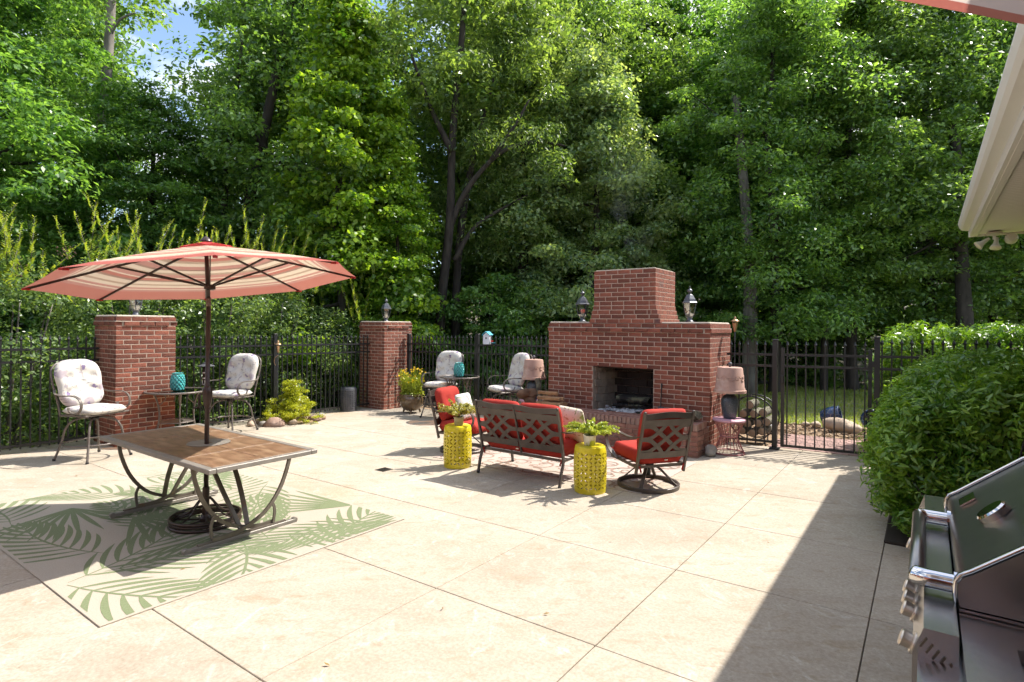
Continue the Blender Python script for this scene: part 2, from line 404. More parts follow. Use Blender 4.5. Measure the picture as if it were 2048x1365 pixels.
# ------------------------------------------------------------------ foliage
def leaves(rng, C, R, per, size, asp=.5, up=.7, out=.5, droop=.25, jit=.6):
    """diamond leaves in flattened clusters: C centres, R radii (n,3)"""
    n = len(C)*per
    idx = np.repeat(np.arange(len(C)), per)
    d = rng.normal(size=(n, 3)); d /= np.linalg.norm(d, axis=1)[:, None]
    r = rng.uniform(0, 1, n)**.45
    p = C[idx]+d*R[idx]*r[:, None]
    p[:, 2] -= droop*R[idx, 0]*(r**2)*(np.abs(d[:, 0])+np.abs(d[:, 1]))*.6
    nrm = np.array([0, 0, up])+d*out+rng.normal(0, jit, (n, 3)); nrm /= np.linalg.norm(nrm, axis=1)[:, None]
    a = d*[1, 1, .2]+rng.normal(0, .7, (n, 3)); a[:, 2] -= droop
    a -= nrm*(a*nrm).sum(1)[:, None]; a /= np.linalg.norm(a, axis=1)[:, None]
    b = np.cross(nrm, a); s = size*rng.uniform(.55, 1.3, n)[:, None]; w = s*asp/2
    fold = nrm*s*.07
    V = np.stack([p-a*s*.5, p-a*s*.05+b*w+fold, p+a*s*.55, p-a*s*.05-b*w+fold], 1)
    return V.reshape(-1, 3)
def crown_clusters(rng, h0, h1, prof, n, cr, flat=.45, cx=lambda t: (0, 0), fill=.55):
    t = rng.uniform(0, 1, n); a = rng.uniform(0, 6.283, n)
    rad = np.array([prof(q) for q in t])*(1+.28*np.sin(a*3+t*9))
    rr = rad*rng.uniform(0, 1, n)**fill
    off = np.array([cx(q) for q in t])
    C = np.c_[rr*np.cos(a)+off[:, 0], rr*np.sin(a)+off[:, 1], h0+(h1-h0)*t+rng.normal(0, .15, n)]
    q = cr*rng.uniform(.6, 1.35, n)
    return C, np.c_[q, q, q*flat*rng.uniform(.7, 1.3, n)]
def limb_tree(rng, h, r, C, nl=12, bend=.25, top=None, h0=.3):
    """trunk and limbs in one tapered mesh"""
    b = MB(); k = 9; zs = np.linspace(0, h, k)
    ox = np.cumsum(rng.normal(0, bend/k*2, k)); oy = np.cumsum(rng.normal(0, bend/k*2, k)); ox -= ox[0]; oy -= oy[0]
    P = [Vector((ox[i], oy[i], zs[i])) for i in range(k)]
    P = catmull(P, 3); n = len(P)
    b.tube(P, [r*(1.25 if i == 0 else 1)*(1-.8*i/n) for i in range(n)], 9)
    sel = rng.choice(len(C), min(nl, len(C)), replace=False)
    for q in sel:
        c = Vector(C[q]); z = max(h*h0, min(h*.93, c.z-.35*math.hypot(c.x, c.y)))
        i = min(n-1, max(0, int(z/h*(n-1)))); s = P[i]; rr = r*(1-.8*i/n)*.55
        mid = s.lerp(c, .5)+Vector((0, 0, -.12*(c-s).length))+Vector(rng.normal(0, .12, 3))
        L = catmull([s, mid, c], 4); b.tube(L, [rr*(1-.85*j/(len(L)-1)) for j in range(len(L))], 6)
    return b
PROTO = {}
def proto(key, seed, h, h0, prof, n, cr, per, size, leaf, bark='bark', tr=.2, asp=.5, flat=.45, nl=14, fill=.5, up=.7, droop=.25, jit=.6):
    rng = np.random.default_rng(seed)
    C, R = crown_clusters(rng, h0, h, prof, n, cr, flat, fill=fill)
    V = leaves(rng, C, R, per, size, asp, up=up, droop=droop, jit=jit)
    o = tris('crown', V, M[leaf], k=4); cm = o.data; bpy.data.objects.remove(o)
    tm = limb_tree(rng, h*.93, tr, C, nl).mesh('trunk', M[bark], True)
    PROTO[key] = (cm, tm)
def dome(R, p=.5): return lambda t: R*(math.sin(math.pi*min(1, .12+.88*t))**p)*(1-.25*t)+.15
proto('oak', 1, 12, 2.6, dome(3.1), 330, .75, 230, .13, 'leaf_oak')
proto('dark', 2, 13, 1.9, dome(3.1, .4), 360, .75, 220, .13, 'leaf_dark')
proto('maple', 3, 11, 1.3, dome(2.8, .4), 310, .75, 220, .135, 'leaf_maple', flat=.28, up=1.0, droop=.4)
proto('gum', 4, 10.5, 1.2, lambda t: 2.0*(1-t)**.7*(.85+.22*math.sin(t*11+1))+.15, 170, .62, 250, .13, 'leaf_gum', asp=.8, tr=.13)
proto('willow', 5, 13, 4.6, dome(3.6, .5), 340, .72, 220, .15, 'leaf_willow', asp=.26, up=.3, droop=.9, flat=.6, tr=.24)
proto('blue', 6, 10.5, .8, lambda t: 2.9*(1-t)**.55+.25, 340, .68, 220, .13, 'leaf_blue', asp=.6, droop=.5, tr=.18)
proto('under', 7, 3.4, .2, dome(1.7, .35), 85, .6, 120, .15, 'leaf_dark', tr=.05, nl=8)
proto('underl', 8, 4.2, .3, dome(1.6, .35), 85, .6, 120, .15, 'leaf_maple', tr=.05, flat=.3, nl=8)
TREE_N = 0
def tree(key, x, y, s, label, rz=None, name='tree', group='trees beyond the fence', sz=1.0):
    global TREE_N; TREE_N += 1
    e = thing(name, label, 'tree' if name.endswith('tree') else 'shrub', (x, y, ground_z(x, y)-.05), rz if rz is not None else TREE_N*2.399, group)
    e.scale = (s, s, s*sz)
    link('trunk', PROTO[key][1], e); link('crown', PROTO[key][0], e); return e
# left: bright layered maples over the crape myrtles
tree('maple', -12.3, 13.2, 1.05, 'bright green layered tree at the far edge beside the pale leaning trunk', name='maple_tree')
tree('maple', -9.6, 15.0, .78, 'lower bright green tree in front of the pale leaning trunk', name='maple_tree')
tree('dark', -15.6, 19.5, 1.1, 'tall dark tree behind the bright green layered tree at the frame edge', name='oak_tree')
tree('oak', -8.05, 18.6, 1.0, 'deep green oak above the striped parasol', name='oak_tree')
tree('dark', -6.3, 17.0, 1.08, 'dark tall oak with double stem beside the yellow-green tree', name='oak_tree')
tree('gum', -4.35, 14.6, 1.02, 'yellow-green pointed sweetgum tree behind the second brick pillar', name='sweetgum_tree')
tree('gum', -3.05, 14.9, .66, 'small yellow-green sweetgum leaning against the taller one', name='sweetgum_tree')
tree('willow', .3, 18.2, .96, 'olive willow oak with hanging fine leaves high above the bird house', name='willow_oak_tree', rz=1.2)
tree('blue', 2.35, 17.3, .96, 'blue-green oak with drooping boughs right behind the chimney', name='oak_tree')
tree('oak', -1.0, 22.5, 1.4, 'tallest oak filling the sky above the bird house', name='oak_tree')
tree('maple', 7.0, 24.5, 1.5, 'tall light green tree far behind the lichen trunk', name='maple_tree')
tree('oak', 1.6, 21.5, 1.3, 'tall oak closing the canopy behind the hanging willow oak', name='oak_tree')
tree('maple', 8.4, 20.5, 1.25, 'lighter green tree behind the broad tree above the gate', name='maple_tree')
tree('dark', 11.3, 21.5, 1.2, 'dark tall tree in the second row behind the sunlit hedge', name='oak_tree')
tree('oak', 4.6, 22.5, 1.2, 'tall thin-crowned tree with sky showing through, behind the blue-green oak', name='oak_tree')
tree('dark', 7.6, 16.5, .95, 'dark oak with pale lichen trunk behind the gate post', name='oak_tree', rz=.4)
tree('oak', 10.4, 17.4, 1.0, 'broad green tree right of the lichen trunk above the gate', name='oak_tree')
tree('dark', 12.9, 17.6, 1.02, 'dense dark green tree beside the house eave', name='oak_tree')
tree('oak', 16.2, 18.0, 1.05, 'dark tree mostly hidden behind the house eave', name='oak_tree')
tree('underl', -2.9, 15.2, .85, 'low green sapling in front of the big forked trunk', name='understorey_tree')
tree('underl', -.6, 15.6, .8, 'leafy sapling right of the big forked trunk', name='understorey_tree')
tree('underl', -3.3, 17.5, 1.0, 'low green sapling under the fork-trunked tree', name='understorey_tree')
tree('under', .6, 16.2, .9, 'dark low shrub tree behind the bird house', name='understorey_tree')
tree('under', 4.3, 17.5, 1.0, 'dark low shrub tree behind the fireplace torch', name='understorey_tree')
tree('underl', 7.9, 19.2, .8, 'small leafy sapling beyond the lawn behind the gate', name='understorey_tree')
tree('under', 10.2, 19.5, .95, 'dark shrub tree at the lawn edge behind the hedge', name='understorey_tree')
def trunk_tree(label, pts, r, limbs, mt, crown=None, name='oak_tree'):
    x, y = pts[0][0], pts[0][1]
    e = thing(name, label, 'tree', (x, y, ground_z(x, y)-.1), 0, 'trees beyond the fence')
    P = catmull([Vector(p)-Vector((x, y, 0)) for p in pts], 5); b = MB()
    b.tube(P, [r*(1-.55*i/len(P)) for i in range(len(P))], 10)
    for Lp, lr in limbs:
        Q = catmull([Vector(p)-Vector((x, y, 0)) for p in Lp], 5); b.tube(Q, [lr*(1-.75*i/len(Q)) for i in range(len(Q))], 7)
    b.build('trunk', M[mt], e, True)
    if crown:
        rng, h0, h1, prof, n, cr, per, size, leaf, cx = crown
        rng = np.random.default_rng(rng); C, R = crown_clusters(rng, h0, h1, prof, n, cr, .45, cx=cx)
        tris('crown', leaves(rng, C, R, per, size, .5), M[leaf], e, 4)
    return e
trunk_tree('tall pale grey trunk leaning beside the sky gap', [(-11.5, 15.4, 0), (-11.4, 15.4, 4), (-11.2, 15.4, 7.0), (-10.95, 15.4, 10), (-10.8, 15.4, 14)], .19,
           [([(-10.95, 15.4, 10.3), (-10.6, 15.3, 10.75), (-10.1, 15.2, 10.9)], .05)], 'bark_grey',
           (31, 11.3, 15, dome(2.0), 60, .7, 110, .17, 'leaf_oak', lambda t: (.2, 0)), 'pine_tree')
trunk_tree('big dark forked trunk behind the chairs, its thick limb reaching over the chimney',
           [(-1.95, 15.8, 0), (-1.98, 15.8, 2.5), (-1.75, 15.8, 5), (-1.70, 15.9, 7.5), (-1.5, 16, 10), (-1.3, 16, 13)], .15,
           [([(-1.75, 15.8, 4.9), (-1.3, 15.7, 5.9), (-.4, 15.6, 6.9), (.6, 15.5, 7.2), (1.4, 15.5, 7.1)], .095), ([(-.6, 15.6, 6.75), (0, 15.5, 7.6), (.4, 15.4, 8.3)], .07),
            ([(-1.7, 15.8, 7), (-2.3, 15.8, 8.2), (-2.9, 15.8, 9.8)], .10), ([(-1.6, 15.8, 4.0), (-1.0, 15.9, 5.0), (0.4, 16.1, 5.9)], .08)], 'bark',
           (32, 8.3, 13, dome(3.0), 130, .7, 120, .17, 'leaf_willow', lambda t: (.6, .6)))
trunk_tree('thin straight trunk next to the big forked trunk', [(-1.62, 16.6, 0), (-1.6, 16.6, 4), (-1.2, 16.6, 7), (-.6, 16.6, 9.5)], .14, [], 'bark')
trunk_tree('twin dark trunk rising above the parasol between two oaks', [(-8.0, 16.2, 0), (-7.9, 16.2, 3), (-7.5, 16.2, 6), (-6.9, 16.2, 9), (-6.3, 16.2, 12)], .22,
           [([(-8.0, 16.2, 3.2), (-8.2, 16.2, 6), (-7.9, 16.2, 9), (-7.6, 16.2, 12)], .14)], 'bark')
trunk_tree('pale lichen-covered trunk behind the gate post', [(6.75, 16.2, 0), (6.75, 16.2, 3), (6.72, 16.4, 5), (6.7, 17.2, 9)], .23, [], 'bark_pale')
trunk_tree('stout trunk above the sunlit hedge near the eave', [(12.3, 15.5, 0), (12.3, 15.5, 2), (12.5, 15.9, 4), (12.8, 16.6, 8)], .25, [], 'bark')
trunk_tree('slim dark trunk on the far side of the lawn', [(9.3, 17.0, 0), (9.3, 17, 3), (9.2, 17, 6)], .12, [], 'bark')
# the wood behind reads as one mass
rng = np.random.default_rng(77)
nw = 1900
Cw = np.c_[rng.uniform(-42, 44, nw), rng.uniform(23, 36, nw), rng.uniform(0, 1, nw)**.85*21]
gap = ((np.abs(Cw[:, 0]/Cw[:, 1]+.60) < .06) & (Cw[:, 2] > 9)) | (Cw[:, 2] > 17+2.5*np.sin(Cw[:, 0]*.5))
Cw = Cw[~gap]
q = rng.uniform(.9, 1.7, len(Cw)); Rw = np.c_[q, q, q*.5]
woods = tris('woods', leaves(rng, Cw, Rw, 90, .34, .6), M['leaf_dark'], k=4)
tag(woods, 'far wood filling the background behind the nearer trees', 'woods', kind='stuff')
wt = MB()
for k in range(60):
    x, y = rng.uniform(-30, 32), rng.uniform(21, 30); z = ground_z(x, y); l = rng.normal(0, .4)
    wt.tube([(x, y, z-.1), (x+l*.3, y, z+5), (x+l, y, z+11)], [rng.uniform(.12, .24), .12, .06], 7)
wt.build('woods_trunks', M['bark'], woods, True)
nb = 760
Cb = np.c_[rng.uniform(-26, 26, nb), rng.uniform(18.5, 25, nb), rng.uniform(0, 1, nb)**1.2*4.0]
q = rng.uniform(.5, 1.0, len(Cb)); Rb = np.c_[q, q, q*.6]
ug = tris('undergrowth', leaves(rng, Cb, Rb, 75, .2, .5), M['leaf_dark'], k=4)
tag(ug, 'dark undergrowth on the forest floor under the trees', 'undergrowth', kind='stuff')
# ------------------------------------------------------------------ masonry
BL, BH = .2032, .0677          # brick module and course height
BRK = {}
def brick_mesh(l, d=.094, h=.0585):
    k = (round(l, 3), round(d, 3), round(h, 3))
    if k not in BRK: BRK[k] = MB().box((0, 0, 0), (l, d, h), ch=.003).mesh('brick', M['brick'])
    return BRK[k]
def put_brick(parent, x, y, z, l, rz, stuff=None, d=.094, h=.0585, tilt=None):
    if stuff is not None:
        stuff.box((x, y, z), (l, d, h), rotm(z=rz), ch=.003); return
    o = link('brick', brick_mesh(l, d, h), parent)
    o.location = (x+RNG.uniform(-.0012, .0012), y+RNG.uniform(-.0012, .0012), z+RNG.uniform(-.0008, .0008))
    o.rotation_euler = (RNG.uniform(-.006, .006), RNG.uniform(-.003, .003), rz+RNG.uniform(-.006, .006))
def course(parent, n, m, k, z, x0, y0, proud, stuff, own, hole=None):
    """one ring course of n x m modules. own: sides whose bricks are parts ('f' front, 'r' right); the rest goes to stuff"""
    W, D = n*BL-.0095, m*BL-.0095; e = .047-proud
    rows = []
    for side in 'frbl':
        long_run = (k % 2 == 0) == (side in 'fb')
        cnt, L = (n, W) if side in 'fb' else (m, D)
        if long_run: segs = [(i*BL+.0969, .1930) for i in range(cnt)]
        else: segs = [(.1016+i*BL+.0969, .1930) for i in range(cnt-1)]
        for c, l in segs:
            if side == 'f': p = (x0+c, y0+e, 0)
            elif side == 'b': p = (x0+c, y0+D-e, 0)
            elif side == 'r': p = (x0+W-e, y0+c, math.pi/2)
            else: p = (x0+e, y0+c, math.pi/2)
            if hole and side == 'f':
                a, b, z0, z1 = hole
                if z0 < z < z1:
                    lo, hi = p[0]-l/2, p[0]+l/2
                    if lo > a-.02 and hi < b+.02: continue
                    if lo < a < hi: hi = a-.004
                    elif lo < b < hi: lo = b+.004
                    if hi-lo < .02: continue
                    put_brick(parent, (lo+hi)/2, p[1], z, hi-lo, p[2], None if side in own else stuff); continue
            put_brick(parent, p[0], p[1], z, l, p[2], None if side in own else stuff)
def pillar(u, v, label, n=4, courses=28):
    e = thing('brick_pillar', label, 'pillar', uv(u, v, 0), ANG, 'brick pillars on the fence line')
    W = n*BL-.0095; st = MB(); H = courses*BH
    MB().box((W/2, W/2, H/2-.02), (W-.005, W-.005, H-.03)).build('mortar', M['mortar'], e)
    for k in range(courses):
        pr = .018 if k == courses-2 else 0
        course(e, n, n, k, k*BH+BH/2-.02, 0, 0, pr, st, 'fr')
    tag(st.build('brick', M['brick'], e), kind='stuff')
    c = MB(); z = H-.032
    c.prism([(.012, .012), (W-.012, .012), (W-.012, W-.012), (.012, W-.012)], .012, Matrix.Translation((0, 0, z)))
    cp = MB().box((W/2, W/2, z+.018), (W-.02, W-.02, .034), ch=.012); cp.build('mortar_cap', M['cap_mortar'], e)
    # ledge of mortar over the proud course
    lg = MB(); zl = (courses-1)*BH-.022
    for s in ((W/2, -.006, W+.026, .022), (W/2, W+.006, W+.026, .022)): lg.box((s[0], s[1], zl), (s[2], s[3], .008))
    for s in ((-.006, W/2, .022, W+.0), (W+.006, W/2, .022, W+.0)): lg.box((s[0], s[1], zl+.0005), (s[2], s[3], .008))
    lg.build('mortar_ledge', M['cap_mortar'], e)
    return e, uv(u, v)+Vector((UX*W/2+VX*W/2, UY*W/2+VY*W/2, H-.005+.0))
p1, p1top = pillar(-8.76, -.61, 'brick pillar behind the parasol table between the floral bar chairs')
p2, p2top = pillar(-8.76, 4.37, 'brick pillar behind the pot of yellow flowers')

# fireplace: local x along the front, y to the back, z up
FU, FV = -3.655, 4.11
fp = thing('outdoor_fireplace', 'red brick outdoor fireplace with stepped chimney and raised hearth', 'fireplace', uv(FU, FV, 0), ANG)
FW, FD, FC = 13*BL-.0095, 5*BL-.0095, 27
FH = FC*BH
OA, OB, OZ0, OZ1 = .825, 1.815, .455, 1.150
fst = MB()
core = MB(); i_ = .0025
core.box(((OA+i_)/2, FD/2, FH/2-.02), (OA-i_, FD-2*i_, FH-.03)); core.box(((OB+FW-i_)/2, FD/2, FH/2-.02), (FW-i_-OB, FD-2*i_, FH-.03))
core.box(((OA+OB)/2, FD/2, (OZ1+FH)/2-.02+.01), (OB-OA, FD-2*i_, FH-OZ1-.03)); core.box(((OA+OB)/2, FD/2, OZ0/2-.01), (OB-OA, FD-2*i_, OZ0-.02))
core.box(((OA+OB)/2, .78, (OZ0+OZ1)/2), (OB-OA, .36, OZ1-OZ0))
core.build('mortar', M['mortar'], fp)
for k in range(FC):
    z = k*BH+BH/2-.02
    if k < 6:      # behind the hearth
        course(fp, 13, 5, k, z, 0, 0, 0, fst, '')
    else:
        course(fp, 13, 5, k, z, 0, 0, .018 if k == FC-2 else 0, fst, 'f', (OA, OB, OZ0, OZ1))
CX0 = .83; NC = 5
cst = MB(); cz0 = FC*BH
steps = [3, 3, 2, 1]
for k in range(12):
    ex = [.075, .05, .03, .012][k] if k < 4 else 0
    n, m = NC, 4; W, D = n*BL-.0095+2*ex, m*BL-.0095
    z = cz0+k*BH+BH/2-.02
    MB().box((CX0+(n*BL-.0095)/2, D/2+.0, z), (W-.005, D-.005, BH)).build('mortar', M['mortar'], fp)
    for side in 'frbl':
        lr = (k % 2 == 1) == (side in 'fb')
        L = W if side in 'fb' else D
        a = 0 if lr else .1016; b_ = L if lr else L-.1016
        x = a
        while x < b_-.03:
            l = min(.1937, b_-x)
            if ex and lr and x == a and side in 'fb': l = .1937-.1+ex if .1937-.1+ex > .05 else .1
            c = x+l/2
            X, Y = CX0-ex, 0
            own = side in 'f'
            tgt = None if own else fst
            if side == 'f': put_brick(fp, X+c, .047, z, l, 0, tgt)
            elif side == 'b': put_brick(fp, X+c, D-.047, z, l, 0, tgt)
            elif side == 'r': put_brick(fp, X+W-.047, c, z, l, math.pi/2, tgt)
            else: put_brick(fp, X+.047, c, z, l, math.pi/2, tgt)
            x += l+.0095
zt = cz0+12*BH-.02
MB().box((CX0+.503, .4, zt+.004), (.96, .76, .016), ch=.004).build('chimney_cap', M['cap_mortar'], fp)
MB().box((CX0+.503, .4, zt+.016), (.40, .30, .012)).build('flue', M['joint'], fp)
# mortar wash on the shoulders
for a, b_ in ((.012, CX0-.085), (CX0+1.09, FW-.012)):
    MB().box(((a+b_)/2, FD/2, FH-.013), (b_-a, FD-.024, .032), ch=.012).build('mortar_cap', M['cap_mortar'], fp)
lg = MB(); zl = (FC-1)*BH-.022
lg.box((FW/2, -.006, zl), (FW+.026, .022, .008)); lg.box((FW+.006, FD/2, zl+.0005), (.022, FD, .008)); lg.box((-.006, FD/2, zl+.0005), (.022, FD, .008))
lg.build('mortar_ledge', M['cap_mortar'], fp)
# lintel
MB().box(((OA+OB)/2, .047, OZ1-.004), (OB-OA+.1, .085, .008)).build('lintel', M['black_metal'], fp)
# firebox lining
M['soot'] = mat('sooty firebrick', (.20, .17, .135), .95, col2=(.32, .28, .22), scale=5, stain=((.012, .011, .010), 1.6, .40, .56), bump=.3, bscale=40)
M['soot_dark'] = mat('soot black firebrick', (.016, .015, .014), .95, col2=(.035, .03, .027), scale=4, stain=((.22, .21, .20), 1.5, .60, .70), bump=.3, bscale=40)
FBD = .56
for j in range(6):
    for i in range(3):
        w = .155; y = .135+(i+.5)*.16-(.08 if j % 2 else 0); z = OZ0+.06+j*.116
        if y < .1: continue
        t = (y-.1)/FBD
        MB().box((OA+.012+t*.13, y, z), (.03, w, .11), rotm(z=-.22), ch=.003).build('firebrick', M['soot'], fp)
        MB().box((OB-.012-t*.13, y, z), (.03, w, .11), rotm(z=.22), ch=.003).build('firebrick', M['soot_dark'], fp)
    for i in range(4):
        MB().box((OA+.20+i*.21-(.07 if j % 2 else 0), .595, OZ0+.06+j*.116), (.205, .03, .11), ch=.003).build('firebrick', M['soot_dark'], fp)
MB().box(((OA+OB)/2, .36, OZ1-.03), (OB-OA, .5, .02)).build('smoke_shelf', M['soot_dark'], fp)
# hearth
HV0 = -.50; HH = 6*BH-.0
hc = MB().box((FW/2, HV0/2+.006, HH/2-.02), (FW-.02, -HV0-.012, HH-.012)); hc.build('hearth_mortar', M['mortar'], fp)
M['hearth'] = mat('hearth brick', (.20, .085, .06), .9, col2=(.30, .15, .11), scale=10, bump=.4, bscale=60, stain=((.33, .27, .22), 2.2, .52, .75))
hb = MB()
for k in range(6):
    z = k*BH+BH/2-.02; off = 0 if k % 2 else .1016; x = -.0
    xs = [(0, .092)] if off else []
    x = .1016 if off else 0
    while x < FW-.05:
        xs.append((x, min(.1937, FW-x))); x += BL
    for x, l in xs: hb.box((x+l/2, HV0+.047, z), (l, .094, .0582), ch=.003)
    for i in range(2): hb.box((FW-.047, HV0+.105+i*BL+.09-(.04 if k % 2 else 0), z), (.094, .18, .0582), ch=.003)
hb.build('hearth_wall', M['hearth'], fp)
n = 39; w = FW/n
hm = MB().box((0, 0, 0), (w-.008, .20, .092), ch=.004).mesh('brick', M['hearth'])
for i in range(n):
    for j in (0, 1):
        if j == 1 and False: continue
        o = link('hearth_brick', hm, fp, (w*(i+.5), HV0+.095+j*.208, HH+.026+RNG.uniform(-.002, .002)))
tag(fst.build('brick', M['brick'], fp), kind='stuff')

# ------------------------------------------------------------------ lanterns
M['glass'] = bpy.data.materials.new('clear glass'); M['glass'].use_nodes = True
def glassmat(m, col=(1, 1, 1), refl=.12, tint=.9):
    N, L = m.node_tree.nodes, m.node_tree.links; N.remove(N['Principled BSDF'])
    g = N.new('ShaderNodeBsdfGlossy'); g.inputs['Roughness'].default_value = .05
    t = N.new('ShaderNodeBsdfTransparent'); t.inputs[0].default_value = (*[c*tint for c in col], 1)
    f = N.new('ShaderNodeFresnel'); f.inputs[0].default_value = 1.45
    a = N.new('ShaderNodeMath'); a.operation = 'ADD'; a.inputs[1].default_value = refl; L.new(f.outputs[0], a.inputs[0])
    x = N.new('ShaderNodeMixShader'); L.new(a.outputs[0], x.inputs[0]); L.new(t.outputs[0], x.inputs[1]); L.new(g.outputs[0], x.inputs[2])
    L.new(x.outputs[0], N['Material Output'].inputs[0])
glassmat(M['glass'], (.95, 1, .95), .34, .9)
M['lantern'] = mat('lantern iron', (.07, .075, .085), .42, .4, col2=(.13, .135, .15), scale=12)
M['candle'] = mat('lamp candle sleeve', (.7, .66, .55), .5)
def lantern(loc, label, rz=0.0, s=1.0):
    e = thing('post_lantern', label, 'lantern', loc, rz, 'glass post lanterns on the brickwork'); e.scale = (s, s, s)
    MB().lathe([(.062, 0), (.065, .012), (.05, .02), (.038, .035), (.036, .065), (.046, .075), (.05, .085)], 18).build('base', M['lantern'], e, angle=35)
    body = lambda z: .050+.052*((z-.085)/.20)**.55 if z > .085 else .05
    zs = [.085, .12, .16, .20, .245, .285]
    for k in range(6):
        a0, a1 = k*math.pi/3, (k+1)*math.pi/3
        b = MB(); R = []
        for z in zs:
            r = body(z); R.append((Vector((r*math.cos(a0), r*math.sin(a0), z)), Vector((r*math.cos(a1), r*math.sin(a1), z))))
        for i in range(len(zs)-1): b.add([R[i][0], R[i][1], R[i+1][1], R[i+1][0]], [(0, 1, 2, 3)])
        b.build('pane', M['glass'], e)
        MB().tube([R[i][0] for i in range(len(zs))], .0055, 5).build('rib', M['lantern'], e)
    MB().lathe([(.118, .283), (.122, .292), (.105, .305)], 6).build('roof_rim', M['lantern'], e)
    MB().lathe([(.105, .303), (.088, .345), (.062, .385), (.055, .40), (.03, .415), (.018, .425)], 6).build('roof', M['lantern'], e)
    MB().lathe([(.018, .424), (.016, .44), (.036, .455), (.04, .47), (.03, .485), (.012, .495), (.009, .51), (.005, .535), (.001, .545)], 12).build('finial', M['lantern'], e, True)
    for k in range(3):
        a = k*2.094+.5
        MB().lathe([(.009, .09), (.009, .19), (.006, .20), (.007, .215), (.001, .235)], 8, (math.cos(a)*.028, math.sin(a)*.028, 0)).build('candle', M['candle'], e)
    return e
lantern(p1top, 'dark lantern half hidden under the parasol on a brick pillar')
lantern(p2top, 'dark glass lantern alone on the brick pillar by the flower pot', .3)
def fpt(x, y, z): return uv(FU, FV)+Vector((UX*x+VX*y, UY*x+VY*y, z))
lantern(fpt(.46, .30, FH+.003), 'dark glass lantern on the fireplace shoulder beside the small copper light')
lantern(fpt(2.20, .42, FH+.003), 'dark glass lantern on the fireplace shoulder towards the gate', .25)

# ------------------------------------------------------------------ fence
def picket_mesh(h, key={}):
    if h not in key:
        b = MB(); b.box((0, 0, h/2), (.018, .018, h))
        b.lathe([(.010, h), (.019, h+.012), (.021, h+.022), (.013, h+.040), (.002, h+.075)], 6)
        key[h] = b.mesh('picket', M['black_metal'])
    return key[h]
def fence_run(label, a, b, posts=(), gap=.105, name='picket_fence', h=1.50, rails=(.10, 1.23, 1.40), wire=0.0, z0=0.0, fit=True):
    """a, b: (u, v) ends"""
    A, B = uv(*a), uv(*b); L = (B-A).length; ang = math.atan2(B.y-A.y, B.x-A.x); slope = (B.z-A.z)/L
    e = thing(name, label, 'gate' if 'gate' in name else 'fence', A, ang, 'black picket fence panels' if 'gate' not in name else None)
    for z in rails: MB().box((L/2, 0, z+slope*L/2), (L, .030, .032), rotm(y=-math.atan(slope))).build('rail', M['black_metal'], e)
    n = int(L/gap)
    for k in range(n):
        x = (k+.5)*L/n
        if any(abs(x-p) < .05 for p in posts): continue
        o = link('picket', picket_mesh(h-.05), e, (x, 0, .05+slope*x))
    for p in posts:
        q = MB(); q.box((p, 0, (h+.08)/2+slope*p), (.065, .065, h+.08)); q.box((p, 0, h+.09+slope*p), (.078, .078, .022), ch=.006); q.box((p, 0, .012+slope*p), (.13, .13, .025), ch=.004)
        q.build('post', M['black_metal'], e)
    if wire:
        wv = []; c = .036; hx = MB(); nr = int(wire/(c*1.5)); nc = int(L/(c*1.732))
        for r in range(nr):
            for q in range(nc):
                cx = q*c*1.732+(c*.866 if r % 2 else 0); cz = .06+r*c*1.5
                p = [(cx, cz), (cx+.866*c, cz+.5*c), (cx+.866*c, cz+1.5*c)]; p0 = (cx+1.732*c, cz)
                for s, t in ((p[0], p[1]), (p[1], p[2]), (p[1], p0)):
                    if t[0] > L or s[0] > L: continue
                    dx, dz = t[0]-s[0], t[1]-s[1]; l = math.hypot(dx, dz); nx, nz = -dz/l*.0013, dx/l*.0013
                    hx.add([(s[0]-nx, .02, s[1]-nz), (t[0]-nx, .02, t[1]-nz), (t[0]+nx, .02, t[1]+nz), (s[0]+nx, .02, s[1]+nz)], [(0, 1, 2, 3)])
        hx.build('chicken_wire', M['wire'], e)
    return e
M['wire'] = mat('galvanised wire', (.34, .35, .34), .45, .6)
fence_run('black picket fence running out of frame behind the lone bar chair', (-8.55, -5.6), (-8.55, -.62), (0.6, 2.75), h=1.52)
fence_run('black picket fence between the two brick pillars', (-8.42, .20), (-8.42, 4.36), (1.93,), h=1.52)
fence_run('black picket fence with chicken wire behind the second pair of bar chairs', (-7.94, 5.02), (-3.66, 4.95), (.06, 2.05, 4.2), wire=.75, h=1.52)
fence_run('short black picket fence between fireplace and gate post', (-1.0, 4.86), (-.30, 4.88), (.66,), wire=.75, h=1.46, rails=(.10, 1.18, 1.34))
fence_run('black metal garden gate beside the hedge', (-.245, 4.90), (.80, 4.96), (), gap=.112, name='picket_gate', wire=.75, h=1.46, rails=(.06, 1.18, 1.34))
for o in [q for q in bpy.data.objects if q.name.startswith('picket_gate')]:
    for x in (0.0, 1.045): MB().box((x, 0, .74), (.045, .04, 1.40)).build('stile', M['black_metal'], o)
    MB().box((.0, -.05, 1.0), (.05, .05, .11), ch=.008).build('latch', M['black_metal'], o)
    for z in (.22, 1.25): MB().box((1.075, -.005, z), (.05, .035, .08), ch=.006).build('hinge', M['black_metal'], o)
fence_run('black picket fence running from the gate into the sunlit hedge', (.875, 4.965), (2.25, 5.0), (.0,), h=1.50, rails=(.10, 1.18, 1.34))

